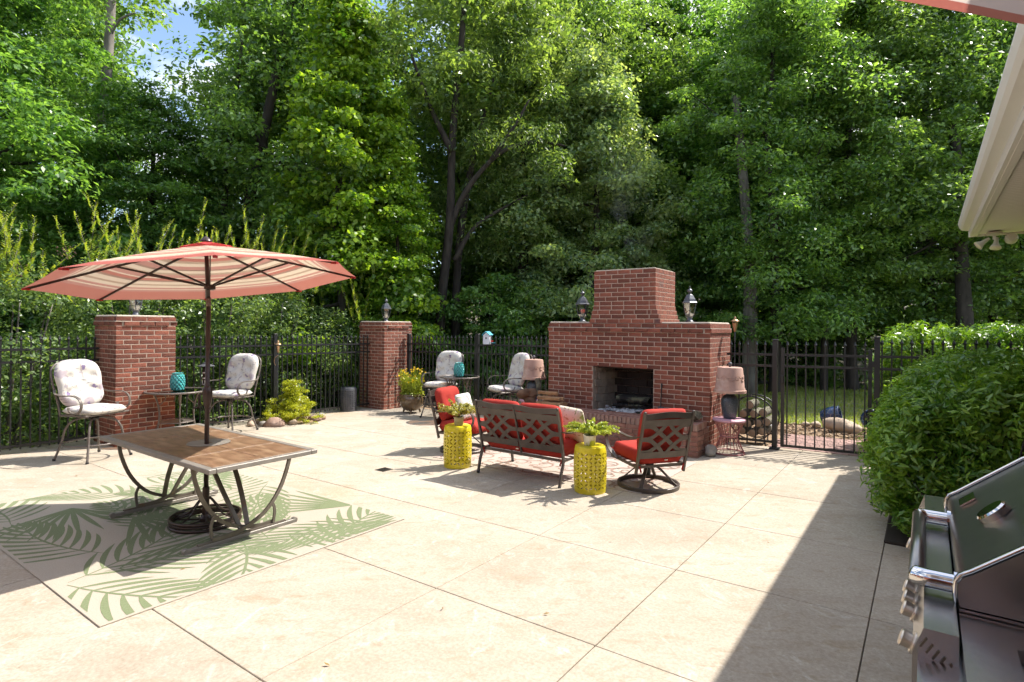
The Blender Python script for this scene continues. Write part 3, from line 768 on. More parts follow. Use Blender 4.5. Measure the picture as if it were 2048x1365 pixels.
# ------------------------------------------------------------------ house corner
M['glass_dark'] = mat('dark window glass', (.02, .025, .03), .06, spec=.8)
M['white_trim'] = mat('cream painted trim', (.86, .84, .80), .4, col2=(.88, .86, .82), scale=3)
M['soffit'] = mat('cream vinyl soffit', (.86, .83, .78), .55)
M['shingle'] = mat('roof shingle', (.07, .06, .055), .95, col2=(.13, .115, .10), scale=18, bump=.5, bscale=40)
house = thing('house', 'brick house corner with cream fascia, gutter and ribbed soffit', 'house', uv(0, 0, 0), ANG)
EU, EV, EZ = 1.785, 5.78, 2.93
WU, WV = 2.42, 5.26
# soffit boards (each rib a board), running along u
sb = MB().box((0, 0, 0), (1.9, .076, .012), ch=.003).mesh('soffit_board', M['soffit'])
for k in range(150):
    link('soffit_board', sb, house, (EU+.09+.95, EV-.06-k*.08, EZ+.012))
MB().box((EU+.95+.09, EV-6, EZ+.035), (1.9, 12, .02)).build('soffit_backing', M['soffit'], house)
MB().box((EU+.075, EV-6, EZ+.10), (.03, 12, .22)).build('fascia', M['white_trim'], house)
g = MB(); prof = [(-.055, .20), (-.062, .15), (-.045, .10), (-.02, .07), (.055, .06), (.055, .075), (-.01, .085), (-.03, .11), (-.047, .155), (-.04, .20)]
g.prism([(x, z) for x, z in prof], 12, Matrix(((1, 0, 0, EU), (0, 0, -1, EV), (0, 1, 0, EZ), (0, 0, 0, 1)))); g.build('gutter', M['white_trim'], house)
MB().box((EU+1.05, EV+.012, EZ+.10), (2.0, .024, .24)).build('gable_fascia', M['white_trim'], house)
MB().box((EU+.115, EV-6, EZ-.006), (.05, 12, .02)).build('soffit_trim', M['white_trim'], house)
r = MB(); r.prism([(.06, .235), (5.2, 2.6), (5.2, 2.66), (.06, .262)], 12.05, Matrix(((1, 0, 0, EU), (0, 0, -1, EV+.06), (0, 1, 0, EZ), (0, 0, 0, 1)))); r.build('roof', M['shingle'], house)
MB().box((WU+2.5, WV-5.5, 1.46), (5-.012, 11-.012, 3.0)).build('wall', M['mortar'], house)
hw = MB()
for k in range(43):
    z = k*BH+BH/2
    x = WU+(0 if k % 2 else .1016)
    while x < WU+2.2: put_brick(house, x+.0969, WV-.047+.003, z, .1937, 0, hw); x += BL
    y = WV-(0 if not k % 2 else .1016)
    while y > WV-8.6: put_brick(house, WU+.047-.003, y-.0969, z, .1937, math.pi/2, hw); y -= BL
tag(hw.build('brick', M['brick'], house), kind='stuff')
# octagonal white vent plate on the soffit edge
dp = MB(); 
dp.prism([(.20*math.cos(a*math.pi/2), .34*math.sin(a*math.pi/2)) for a in range(4)], .03, Matrix.Translation((0, 0, 0)) )
def lamp_head(e, d, L):
    d = Vector(d).normalized(); q = d.to_track_quat('Z', 'Y').to_matrix()
    MB().lathe([(.018, 0), (.022, .03), (.026, .075), (.034, .10), (.055, .135), (.060, .15)], 18, L, m=q).build('lamp_head', M['lampwhite'], e, angle=40)
    MB().lathe([(.058, .146), (.05, .152), (.02, .158), (.001, .16)], 18, L, m=q).build('lens', M['lens'], e, True)
M['lampwhite'] = mat('white lamp housing', (.66, .62, .55), .4)
M['lens'] = mat('frosted lens', (.75, .68, .55), .25)
fl = thing('flood_light', 'cream twin flood light with motion sensor under the eave', 'flood light', uv(2.08, 5.55, EZ-.045), ANG)
MB().lathe([(.085, .04), (.085, .02), (.05, 0)], 18).build('mounting_plate', M['lampwhite'], fl, angle=40)
MB().tube([(0, 0, .0), (0, 0, -.05)], .018).build('stem', M['lampwhite'], fl)
lamp_head(fl, (-.8, -.2, -.65), (-.05, 0, -.03)); lamp_head(fl, (-.1, -.4, -.9), (.02, -.02, -.03))
MB().lathe([(.001, -.06), (.05, -.06), (.065, -.03), (.065, .03), (.05, .06), (.001, .06)], 18, (.16, -.02, -.05), m=rotm(x=1.3)).build('sensor', M['lampwhite'], fl, angle=40)

# unseen rear house wall, added for warm reflections in the grill and bounce
hb_ = MB().box((-3.3, -6.3, 1.5), (12.0, .3, 3.1)); o = hb_.build('rear_wall', M['brick'], house)
MB().box((-3.3, -6.12, .45), (12.0, .02, .9)).build('rear_wall_base', M['mortar'], house)
for x in (-7.5, -4.0, -.6):
    MB().box((x, -6.13, 1.55), (1.5, .05, 1.3)).build('window_frame', M['white_trim'], house)
    MB().box((x, -6.10, 1.55), (1.34, .012, 1.14)).build('window_pane', M['glass_dark'], house)
# ------------------------------------------------------------------ cushions
def cushion(w, h, th, sup=4.0, p=6.0, e=.35, tufts=(), n=16, back=.5, dip=.5, m=None, notch=0):
    """pillow in XY (w x h) with thickness along +Z; tufts = (x, y, radius)"""
    b = MB(); N = n
    def pt(i, j, side):
        s, t = -1+2*i/N, -1+2*j/N
        k = (abs(s)**sup+abs(t)**sup)**(1/sup) if (s or t) else 0
        mx = max(abs(s), abs(t)); f = mx/k if k > 1e-6 else 1
        x, y = s*f*w/2, t*f*h/2
        if notch: x *= 1-notch*max(0, 1-abs(t+.15)*2.2)
        q = max(0, 1-mx**p)**e
        z = th*q
        for (tx, ty, tr) in tufts:
            z -= dip*th*math.exp(-((x-tx)**2+(y-ty)**2)/tr**2)*q
        v = Vector((x, y, z if side > 0 else -th*back*q))
        return m @ v if m else v
    for side in (1, -1):
        base = len(b.v)
        for j in range(N+1):
            for i in range(N+1): b.v.append(tuple(pt(i, j, side)))
        for j in range(N):
            for i in range(N):
                a = base+j*(N+1)+i; q = (a, a+1, a+N+2, a+N+1); b.f.append(q if side > 0 else q[::-1])
    return b
def merge(o, d=1e-4):
    bm = bmesh.new(); bm.from_mesh(o.data); bmesh.ops.remove_doubles(bm, verts=bm.verts, dist=d); bm.to_mesh(o.data); bm.free(); return o
def fabric_print(name, base, cols, leafc, scale=7.0):
    m = bpy.data.materials.new(name); m.use_nodes = True; N, L = m.node_tree.nodes, m.node_tree.links
    b = N['Principled BSDF']; b.inputs['Roughness'].default_value = .9; b.inputs['Specular IOR Level'].default_value = .15
    tc = N.new('ShaderNodeTexCoord')
    no = N.new('ShaderNodeTexNoise'); no.inputs['Scale'].default_value = 30; no.inputs['Detail'].default_value = 3; L.new(tc.outputs['Object'], no.inputs['Vector'])
    wv = N.new('ShaderNodeMixRGB'); wv.blend_type = 'ADD'; wv.inputs[0].default_value = .06; L.new(tc.outputs['Object'], wv.inputs[1]); L.new(no.outputs['Color'], wv.inputs[2])
    cur = None
    for i, (c, sc, th) in enumerate(cols):
        vo = N.new('ShaderNodeTexVoronoi'); vo.inputs['Scale'].default_value = sc; L.new(wv.outputs[0], vo.inputs['Vector'])
        rp = N.new('ShaderNodeValToRGB'); rp.color_ramp.elements[0].position = th; rp.color_ramp.elements[1].position = th+.03
        rp.color_ramp.elements[0].color = (1, 1, 1, 1); rp.color_ramp.elements[1].color = (0, 0, 0, 1); L.new(vo.outputs['Distance'], rp.inputs[0])
        mx = N.new('ShaderNodeMixRGB'); mx.inputs[2].default_value = (*c, 1); L.new(rp.outputs[0], mx.inputs[0])
        if cur: L.new(cur, mx.inputs[1])
        else: mx.inputs[1].default_value = (*base, 1)
        cur = mx.outputs[0]
    for (c, sc, st, lo) in leafc:
        mp = N.new('ShaderNodeMapping'); mp.inputs['Scale'].default_value = st; mp.inputs['Rotation'].default_value = (.3, .2, .5); L.new(tc.outputs['Object'], mp.inputs[0])
        n2 = N.new('ShaderNodeTexNoise'); n2.inputs['Scale'].default_value = sc; n2.inputs['Detail'].default_value = 2; L.new(mp.outputs[0], n2.inputs['Vector'])
        rp = N.new('ShaderNodeValToRGB'); rp.color_ramp.elements[0].position = lo; rp.color_ramp.elements[1].position = lo+.02; L.new(n2.outputs[0], rp.inputs[0])
        mx = N.new('ShaderNodeMixRGB'); mx.inputs[2].default_value = (*c, 1); L.new(rp.outputs[0], mx.inputs[0]); L.new(cur, mx.inputs[1]); cur = mx.outputs[0]
    L.new(cur, b.inputs['Base Color'])
    return m
M['floral'] = fabric_print('floral cushion cloth', (.56, .53, .48), [((.42, .36, .38), 4.2, .24), ((.22, .17, .28), 6.5, .19), ((.34, .31, .35), 9.0, .17)], [((.24, .23, .23), 13, (1, 4.5, 1), .655), ((.38, .33, .31), 9, (3.2, 1, 1), .64)])
M['pillow_a'] = fabric_print('green sprig pillow cloth', (.56, .54, .50), [((.30, .34, .14), 9, .22)], [((.26, .34, .18), 13, (1, 3, 1), .60), ((.42, .24, .25), 8, (2, 1, 1), .63)])
M['pillow_b'] = fabric_print('beige leaf pillow cloth', (.66, .58, .47), [((.36, .38, .12), 8, .2)], [((.40, .30, .18), 10, (1, 3, 1), .6), ((.25, .30, .12), 14, (3, 1, 1), .66)])
M['red'] = mat('red cushion cloth', (.33, .030, .022), .85, col2=(.39, .042, .030), scale=5, bump=.5, bscale=11, spec=.2)
M['red_piping'] = mat('red piping', (.28, .026, .018), .8, spec=.2)

# ------------------------------------------------------------------ bar chairs
def bar_chair(loc, facing, label, grp='floral bar chairs'):
    e = thing('bar_chair', label, 'chair', loc, math.atan2(facing[1], facing[0])-math.pi/2, grp)
    br = M['bronze']; e.scale = (1.12, 1.12, 1.01)
    for k in range(4):
        a = math.pi/4+k*math.pi/2; c, s = math.cos(a), math.sin(a)
        pts = catmull([(c*r, s*r, z) for r, z in ((.02, .52), (.10, .525), (.20, .49), (.265, .39), (.30, .22), (.365, 0.005))], 5)
        MB().tube(pts, .0125, 8).build('leg', br, e, True)
        MB().lathe([(.016, 0), (.018, .02), (.014, .03)], 8, (c*.365, s*.365, 0)).build('foot', M['black_metal'], e)
    MB().tube([(.29*math.cos(t*math.pi/14), .29*math.sin(t*math.pi/14), .21) for t in range(29)], .011, 8).build('foot_ring', br, e, True)
    MB().lathe([(.05, .50), (.06, .52), (.045, .545), (.10, .555), (.10, .565)], 16).build('swivel', M['black_metal'], e, angle=40)
    f = MB(); f.tube([(-.23, -.20, .57), (.23, -.20, .57), (.25, .22, .585), (-.25, .22, .585), (-.23, -.20, .57)], .012, 6)
    for y in (-.1, .08): f.box((0, y, .57), (.46, .03, .012))
    f.build('seat_frame', br, e)
    bk = MB()
    P = catmull([(-.225, -.21, .56), (-.235, -.25, .75), (-.25, -.31, 1.0), (-.235, -.345, 1.15), (-.15, -.365, 1.225), (0, -.37, 1.245), (.15, -.365, 1.225), (.235, -.345, 1.15), (.25, -.31, 1.0), (.235, -.25, .75), (.225, -.21, .56)], 4)
    bk.tube(P, .0115, 7); 
    for x in (-.1, 0, .1): bk.tube([(x, -.215, .60), (x, -.30, .95), (x, -.355, 1.22)], .006, 5)
    bk.build('back_frame', br, e, True)
    for s in (-1, 1):
        P = catmull([(s*.24, -.29, .90), (s*.275, -.22, .845), (s*.285, -.08, .83), (s*.285, .08, .835), (s*.285, .175, .79), (s*.285, .20, .71), (s*.285, .165, .64), (s*.285, .09, .615), (s*.285, .02, .64), (s*.285, .0, .69)], 5)
        MB().tube(P, .011, 6, flat=(.026, .011)).build('armrest', br, e)
        MB().tube([(s*.285, .15, .63), (s*.24, .15, .585)], .008, 6).build('arm_bracket', br, e)
    m1 = Matrix.Translation((0, .015, .625)).to_3x3()
    o = cushion(.50, .50, .055, sup=5, p=5, e=.45, back=.8, tufts=[(-.12, .0, .05), (.12, 0, .05)], dip=.25).build('seat_cushion', M['floral'], e, True); o.location = (0, .02, .628); merge(o)
    tf = [(-.13, .07, .06), (0, .13, .075), (.13, .07, .06), (0, -.01, .07), (-.09, -.09, .05), (.09, -.09, .05), (-.17, -.12, .04), (.17, -.12, .04)]
    o = cushion(.53, .63, .085, sup=3.4, p=4, e=.5, back=.5, tufts=tf, dip=.62, n=28, notch=.06).build('back_cushion', M['floral'], e, True)
    o.location = (0, -.235, .96); o.rotation_euler = (math.radians(90-14), 0, math.pi); merge(o)
    return e
bar_chair(gp(-5.44, 7.44), (.95, -.30), 'floral padded bar chair standing alone left of the brick pillar')
bar_chair(gp(-4.63, 9.42), (-.25, -.97), 'floral padded bar chair behind the parasol pole beside the lime shrub')
bar_chair(gp(-1.37, 11.2), (-.42, -.90), 'floral padded bar chair next to the pot of yellow flowers')
bar_chair(gp(-.09, 10.35), (-.88, -.48), 'floral padded bar chair turned sideways beside the clay lamp')

# ------------------------------------------------------------------ bistro tables and vases
M['bronze_glass'] = bpy.data.materials.new('bronze glass'); M['bronze_glass'].use_nodes = True; glassmat(M['bronze_glass'], (.72, .52, .34), .05, .8)
def bistro(loc, label, h=.80, r=.40):
    e = thing('bistro_table', label, 'table', loc, .4, 'round glass bistro tables')
    MB().lathe([(.001, h-.006), (r-.012, h-.006), (r-.012, h), (.001, h)], 40, cap=False).build('glass_top', M['bronze_glass'], e)
    MB().tube([((r-.006)*math.cos(t*math.pi/24), (r-.006)*math.sin(t*math.pi/24), h-.006) for t in range(49)], .015, 7).build('rim', M['bronze'], e, True)
    for k in range(4):
        a = k*math.pi/2+.3; c, s = math.cos(a), math.sin(a)
        P = catmull([(c*q, s*q, z) for q, z in ((.33, h-.02), (.285, h-.06), (.245, h-.2), (.225, .4), (.25, .2), (.30, 0.005))], 5)
        MB().tube(P, .0135, 7).build('leg', M['bronze'], e, True)
        P = catmull([(c*q, s*q, z) for q, z in ((.24, h-.22), (.15, h-.12), (.17, h-.05), (.24, h-.03))], 4)
        MB().tube(P, .008, 6).build('scroll', M['bronze'], e, True)
    MB().tube([(.232*math.cos(t*math.pi/14), .232*math.sin(t*math.pi/14), .30) for t in range(29)], .009, 6).build('stretcher_ring', M['bronze'], e, True)
    MB().lathe([(.001, .29), (.225, .29), (.225, .296), (.001, .296)], 28, cap=False).build('lower_shelf', M['bronze'], e)
    return e
bistro(gp(-5.05, 8.62), 'round glass bistro table in front of the brick pillar by the parasol', h=.76, r=.42)
bistro(gp(-.98, 10.75), 'round glass bistro table between the two far floral chairs', h=.82, r=.375)
M['turq'] = mat('turquoise glaze', (.035, .27, .27), .18, col2=(.06, .38, .36), scale=10, spec=.7, coat=.5)
def vase(loc, label, s=1.0):
    e = thing('turquoise_vase', label, 'vase', loc, 0, 'turquoise scale-pattern vases'); e.scale = (s, s, s)
    prof = lambda z: .078+.022*math.sin(math.pi*min(1, max(0, z/.24)))**.7
    MB().lathe([(.06, 0), (.075, .01), (prof(.06)-.008, .06), (prof(.12)-.008, .12), (prof(.18)-.008, .18), (.075, .232), (.074, .262), (.080, .268), (.068, .268), (.06, .24), (.06, .03)], 28, cap=True).build('body', M['turq'], e, True)
    for j in range(7):
        for k in range(11):
            z = .03+j*.031; a = (k+(.5 if j % 2 else 0))*2*math.pi/11; r = prof(z)-.005
            q = Vector((math.cos(a), math.sin(a), 0)); m = q.to_track_quat('Z', 'Y').to_matrix()
            MB().blob(q*r+Vector((0, 0, z)), (.021, .026, .009), seed=1, rough=0, n=(8, 5), m=m).build('scale', M['turq'], e, True)
    return e
vase(gp(-5.03, 8.60, .762), 'turquoise vase on the glass table by the parasol pole')
vase(gp(-.985, 10.68, .822), 'turquoise vase on the far glass table between the floral chairs', .98)

# ------------------------------------------------------------------ red cushioned seating
def lattice_panel(e, x0, x1, zf, mt):
    """cut-out back panel between x0 and x1; zf(t) gives the 3D point on the back plane"""
    W = x1-x0
    def ribbon(pts, w, off):
        P = catmull([Vector((q[0], q[1], 0)) for q in pts], 6); b = MB(); vs = []
        for i, p in enumerate(P):
            t = (P[min(i+1, len(P)-1)]-P[max(i-1, 0)]); t = Vector((t.x*W, t.y*.34, 0)).normalized(); n = Vector((-t.y, t.x, 0))
            for s in (1, -1):
                X = p.x*W+n.x*w/2*s; Y = min(.34, max(0, p.y*.34+n.y*w/2*s)); X = min(W, max(0, X))
                for d in (0, 1): vs.append(zf(x0+X, Y/.34, off-d*.005))
        fs = []
        for i in range(len(P)-1):
            a = i*4; c = a+4
            fs += [(a, a+2, c+2, c), (a+1, c+1, c+3, a+3), (a, c, c+1, a+1), (a+2, a+3, c+3, c+2)]
        b.add(vs, fs); b.build('lattice_strip', mt, e)
    R = [[(0, .90), (.2, .86), (.5, .5), (.8, .14), (1, .10)], [(0, .10), (.2, .14), (.5, .5), (.8, .86), (1, .90)],
         [(0, .5), (.18, .55), (.38, .80), (.47, 1.0)], [(1, .5), (.82, .55), (.62, .80), (.53, 1.0)], [(0, .5), (.18, .45), (.38, .20), (.47, 0)], [(1, .5), (.82, .45), (.62, .20), (.53, 0)]]
    for i, r in enumerate(R): ribbon(r, .042, -.0006*i)
    for a, c in ((.90, 1.10), (-.10, .10)):
        b = MB(); n = 8; vs = []
        for k in range(n+1):
            for t in (a, c):
                for d in (0, 1): vs.append(zf(x0+W*k/n, t, -.004-d*.006))
        fs = []
        for k in range(n):
            q = k*4; r = q+4; fs += [(q, q+2, r+2, r), (q+1, r+1, r+3, q+3), (q, r, r+1, q+1), (q+2, q+3, r+3, r+2)]
        b.add(vs, fs); b.build('panel_band', mt, e)
def red_seat(name, label, cat, loc, facing, w, panels=1, legs=False, grp=None):
    e = thing(name, label, cat, loc, math.atan2(facing[1], facing[0])-math.pi/2, grp)
    br = M['seat_bronze']; hw = w/2
    def zf(x, t, off):
        z = .40+.34*t; y = -.245-.26*(z-.27)-.012*math.cos(x/hw*1.5)+off*1.0
        return Vector((x, y+.002, z))
    for s in (-1, 1):
        if legs: P = catmull([(s*hw, -.335, 0), (s*hw, -.30, .15), (s*hw, -.262, .30), (s*hw, -.335, .62), (s*hw, -.40, .84)], 5)
        else: P = [(s*hw, -.225, .20), (s*hw, -.30, .50), (s*hw, -.395, .84)]
        MB().tube(P, .012, 4, flat=(.030, .022)).build('back_post', br, e)
        MB().lathe([(.001, .018), (.016, .012), (.016, -.006), (.012, -.012)], 10, (s*hw, -.398, .845)).build('finial', br, e, True)
        P = catmull([(s*hw, -.325, .60), (s*(hw+.035), -.20, .575), (s*(hw+.05), 0, .585), (s*(hw+.05), .20, .61), (s*(hw+.05), .305, .585), (s*(hw+.05), .345, .50), (s*(hw+.045), .30, .39), (s*(hw+.02), .22, .315), (s*hw, .15, .285)], 5)
        MB().tube(P, .01, 4, flat=(.038, .012)).build('armrest', br, e)
        if legs:
            P = catmull([(s*hw, .30, .28), (s*hw, .335, .14), (s*hw, .355, 0)], 4); MB().tube(P, .012, 4, flat=(.026, .024)).build('front_leg', br, e)
            for y in (-.335, .355): MB().lathe([(.019, 0), (.019, .018), (.014, .024)], 10, (s*hw, y, 0)).build('foot', M['black_metal'], e)
    # top rail, gently bowed
    P = [(hw*(-1+2*k/14), -.385-.018*math.cos((-1+2*k/14)*1.57), .805+.018*math.cos((-1+2*k/14)*1.57*panels)**2) for k in range(15)]
    MB().tube(P, .01, 4, flat=(.016, .060)).build('top_rail', br, e)
    for k in range(panels):
        x0 = -hw+k*w/panels+.012; x1 = -hw+(k+1)*w/panels-.012
        lattice_panel(e, x0, x1, zf, br)
    if panels > 1: MB().tube([(0, -.245, .30), (0, -.31, .52), (0, -.412, .82)], .01, 4, flat=(.026, .018)).build('centre_post', br, e)
    f = MB()
    f.tube([(-hw, -.24, .275), (hw, -.24, .275), (hw, .30, .285), (-hw, .30, .285), (-hw, -.24, .275)], .01, 4, flat=(.022, .028))
    for y in (-.12, .0, .12, .22): f.box((0, y, .275), (w, .035, .006))
    f.build('seat_frame', br, e)
    # cushions
    n = panels; cw = (w-.03)
    o = cushion(cw, .60, .085, sup=14, p=12, e=.28, back=.75, n=22, tufts=[(cw*(i-(n-1)/2)/n*1.0, 0, .10) for i in range(n)], dip=.12).build('seat_cushion', M['red'], e, True); o.location = (0, .045, .355); merge(o)
    pp = [(-cw/2+.005, -.25, .355), (cw/2-.005, -.25, .355), (cw/2-.005, .34, .355), (-cw/2+.005, .34, .355), (-cw/2+.005, -.25, .355)]
    MB().tube(pp, .006, 5).build('piping', M['red_piping'], e, True)
    for k in range(n):
        c = cw/n
        o = cushion(c-.006, .47, .075, sup=8, p=7, e=.35, back=.7, n=20, tufts=[(-.1, .05, .05), (.1, .05, .05), (0, -.08, .05)], dip=.22).build('back_cushion', M['red'], e, True)
        o.location = (-cw/2+c*(k+.5), -.25, .645); o.rotation_euler = (math.radians(90-15), 0, math.pi); merge(o)
    for s in (-1, 1):
        t = MB(); t.box((s*(hw-.03), -.262, .255), (.016, .006, .07), rotm(y=s*.3)); t.build('tie', M['red_piping'], e)
    tg = MB(); tg.box((-.05 if legs else .05, -.262, .335), (.035, .003, .014)); tg.build('care_label', M['candle'], e)
    if not legs:
        MB().lathe([(.055, .235), (.06, .25), (.10, .262), (.10, .272)], 16, (0, .0, 0)).build('swivel', M['black_metal'], e, angle=40)
        MB().lathe([(.025, .12), (.028, .20), (.028, .25)], 12).build('spring_hub', M['black_metal'], e, angle=40)
        for k in range(4):
            a = math.pi/4+k*math.pi/2; c, s = math.cos(a), math.sin(a)
            MB().tube(catmull([(c*.03, s*.03, .235), (c*.12, s*.12, .20), (c*.25, s*.25, .085), (c*.305, s*.305, .045)], 5), .01, 4, flat=(.034, .014)).build('leg', br, e)
        MB().lathe([(.300, .004), (.325, .004), (.328, .045), (.322, .05), (.308, .05), (.300, .045), (.300, .004)], 44, cap=False).build('base_ring', br, e, angle=35)
    return e
sp = uv(-2.29, 1.645)
red_seat('garden_settee', 'two-seat red cushioned settee seen from behind, facing the fireplace', 'settee', sp, (VX, VY), 1.11, 2, True)
red_seat('swivel_chair', 'red cushioned swivel chair seen from behind beside the yellow stool', 'chair', gp(1.478, 6.13), (-.30, .95), .56, 1, False, 'red swivel chairs')
red_seat('swivel_chair', 'red cushioned swivel chair turned sideways behind the other yellow stool', 'chair', gp(-.66, 7.95), (.90, -.44), .56, 1, False, 'red swivel chairs')
def throw_pillow(label, loc, rot, mt, s=.42):
    o = cushion(s, s, .07, sup=20, p=2.6, e=.75, back=1.0, n=16).build('throw_pillow', M[mt], None, True); merge(o)
    o.location = loc; o.rotation_euler = rot; return tag(o, label, 'pillow', 'throw pillows on the red seats')
throw_pillow('white sprigged pillow on the sideways red chair', gp(-.74, 7.95, .62)+Vector((.10, -.03, 0)), (math.radians(72), 0, math.atan2(-.44, .90)+math.pi/2), 'pillow_a', .37)
throw_pillow('beige leaf-print pillow on the settee seat', uv(-1.84, 1.78, .60), (math.radians(75), 0, ANG+math.pi-.35), 'pillow_b', .42)

# ------------------------------------------------------------------ pierced garden stools
def garden_stool(loc, label, mt, h, r, na=22, nr=10, grp=None):
    e = thing('garden_stool', label, 'stool', loc, .2, grp)
    prof = lambda z: r*(1.0+.055*math.sin(math.pi*z/h))
    b = MB(); z0, z1 = .045, h-.055
    for j in range(nr):
        for i in range(na):
            sgn = 1 if (i+j) % 2 else -1
            def P(a, c):
                ang = 2*math.pi*(i+a)/na; z = z0+(z1-z0)*(j+c)/nr; q = prof(z); return (q*math.cos(ang), q*math.sin(ang), z)
            oa = [(1, .5), (1, 1), (.5, 1), (0, 1), (0, .5), (0, 0), (.5, 0), (1, 0)]; ia = [None]*8; rot = math.pi/4 if sgn > 0 else 3*math.pi/4
            for k in range(8):
                t = k*math.pi/4; x = .47*math.cos(t); y = .17*math.sin(t)
                ia[(k+(1 if sgn > 0 else 3)) % 8] = (.5+x*math.cos(rot)-y*math.sin(rot), .5+x*math.sin(rot)+y*math.cos(rot))
            base = len(b.v); b.v += [P(*q) for q in oa]+[P(*q) for q in ia]
            for k in range(8):
                n = (k+1) % 8; b.f.append((base+k, base+n, base+8+n, base+8+k))
    o = b.build('pierced_body', M[mt], e); merge(o, 2e-4); sm = o.modifiers.new('solid', 'SOLIDIFY'); sm.thickness = .0035
    MB().lathe([(.001, h), (r*.86, h), (r*.95, h-.008), (r*1.0, h-.03), (prof(z1)+.001, z1-.006), (prof(z1)-.006, z1-.006), (r*.9, h-.02), (.001, h-.012)], 40, cap=False).build('top', M[mt], e, angle=40)
    MB().lathe([(r*.96, .0), (r*1.0, .004), (prof(z0)+.001, z0+.006), (prof(z0)-.005, z0+.006), (r*.95, .004), (r*.96, 0)], 40, cap=False).build('foot_ring', M[mt], e, angle=40)
    return e
M['yellow'] = mat('yellow enamel', (.62, .50, .012), .35, col2=(.66, .54, .02), scale=5, spec=.5, coat=.2)
M['grey_metal'] = mat('grey enamel', (.055, .058, .065), .5, col2=(.09, .09, .10), scale=8)
garden_stool(uv(-3.60, 2.05)+Vector((0, 0, 0)) if False else gp(-.655, 7.02), 'yellow pierced metal stool in front of the sideways red chair', 'yellow', .51, .165, grp='yellow garden stools')
garden_stool(gp(.825, 5.93), 'yellow pierced metal stool between the settee and the other red chair', 'yellow', .48, .162, grp='yellow garden stools')
garden_stool(gp(-3.42, 11.98), 'grey pierced metal stool beside the far brick pillar', 'grey_metal', .50, .165)

# ------------------------------------------------------------------ potted plants
def sprays(seed, n, L, spread, size, per, m, name, parent, z0, asp=.45, rise=.5, stem=None, fall=1.0):
    rng = np.random.default_rng(seed); Vs = []; sb = MB()
    for k in range(n):
        a = rng.uniform(0, 6.283); l = L*rng.uniform(.6, 1.15); s = spread*rng.uniform(.4, 1.2)
        t = np.linspace(.12, 1, 10); rr = s*t; zz = z0+l*(rise*t*2-fall*t*t*rng.uniform(.6, 1.2))
        P = np.c_[rr*np.cos(a), rr*np.sin(a), zz]; P += rng.normal(0, .012, (1, 3))
        C = np.repeat(P[2:], 1, 0); R = np.full((len(C), 3), .022*L/.2)
        Vs.append(leaves(rng, C, R, per, size, asp, up=.6, out=.4, droop=.1))
        if stem: sb.tube([tuple(P[0]*[.3, .3, 1]-np.array([0, 0, .02]))]+[tuple(q) for q in P[1::3]], .0018, 4)
    tris(name, np.concatenate(Vs), m, parent, 4)
    if stem: sb.build('stems', stem, parent)
M['leaf_fern'] = leafmat('bright fern', (.20, .28, .035), (.42, .46, .07), trans=.4)
M['leaf_fern2'] = leafmat('fern with rusty tips', (.20, .24, .05), (.46, .36, .08), trans=.4)
M['stem'] = mat('green stem', (.12, .16, .03), .7)
M['soil'] = mat('potting soil', (.03, .022, .016), .95)
M['pot_white'] = mat('hand painted white pot', (.68, .64, .54), .35, col2=(.72, .69, .60), scale=6, stain=((.38, .42, .06), 9, .52, .58), coat=.3)
M['pot_olive'] = mat('ribbed olive pot', (.30, .27, .13), .5, col2=(.42, .36, .20), scale=4, stretch=(1, 1, 8))
def potted(loc, label, pm, r, h, fern, seed, L, spread, n):
    e = thing('potted_fern', label, 'potted plant', loc, 0)
    MB().lathe([(.001, .001), (r*.82, 0), (r*.86, .005), (r*.98, h*.85), (r, h*.88), (r*1.02, h), (r*.94, h), (r*.9, h*.85), (.001, h*.83)], 28, cap=False).build('pot', M[pm], e, angle=50)
    MB().lathe([(.001, h*.87), (r*.9, h*.86)], 20, cap=False).build('soil', M['soil'], e)
    sprays(seed, n, L, spread, .021, 26, M[fern], 'foliage', e, h*1.0, stem=M['stem'], rise=.62, fall=.75)
    return e
potted(gp(-.64, 6.99, .511), 'fern with orange tips in an olive pot on the yellow stool by the settee', 'pot_olive', .062, .10, 'leaf_fern2', 5, .20, .22, 34)
potted(gp(.815, 5.91, .481), 'bright green fern in a white painted pot on the nearer yellow stool', 'pot_white', .066, .105, 'leaf_fern', 9, .17, .27, 42)
# big bronze pot of tickseed
M['pot_brown'] = mat('brown glazed pot', (.095, .06, .03), .25, col2=(.16, .10, .05), scale=5, coat=.4)
pt = thing('flower_pot', 'round brown glazed pot full of yellow daisies beside the brick pillar', 'potted plant', gp(-2.05, 11.72), 0)
MB().lathe([(.001, .05), (.10, .05), (.17, .08), (.235, .17), (.252, .26), (.238, .33), (.225, .36), (.245, .375), (.24, .39), (.215, .385), (.21, .34), (.001, .34)], 32, cap=False).build('pot', M['pot_brown'], pt, angle=50)
for k in range(3):
    a = k*2.094+.6; MB().tube([(math.cos(a)*.15, math.sin(a)*.15, .09), (math.cos(a)*.19, math.sin(a)*.19, .04), (math.cos(a)*.20, math.sin(a)*.20, 0)], [.025, .022, .014], 7).build('foot', M['pot_brown'], pt, True)
for s in (-1, 1): MB().tube(catmull([(s*.235, 0, .33), (s*.285, 0, .32), (s*.285, 0, .25), (s*.25, 0, .22)], 4), .014, 7).build('handle', M['pot_brown'], pt, True)
MB().lathe([(.001, .365), (.215, .36)], 20, cap=False).build('soil', M['soil'], pt)
rng = np.random.default_rng(4); gb = MB(); fb = MB(); cb = MB(); lv = []
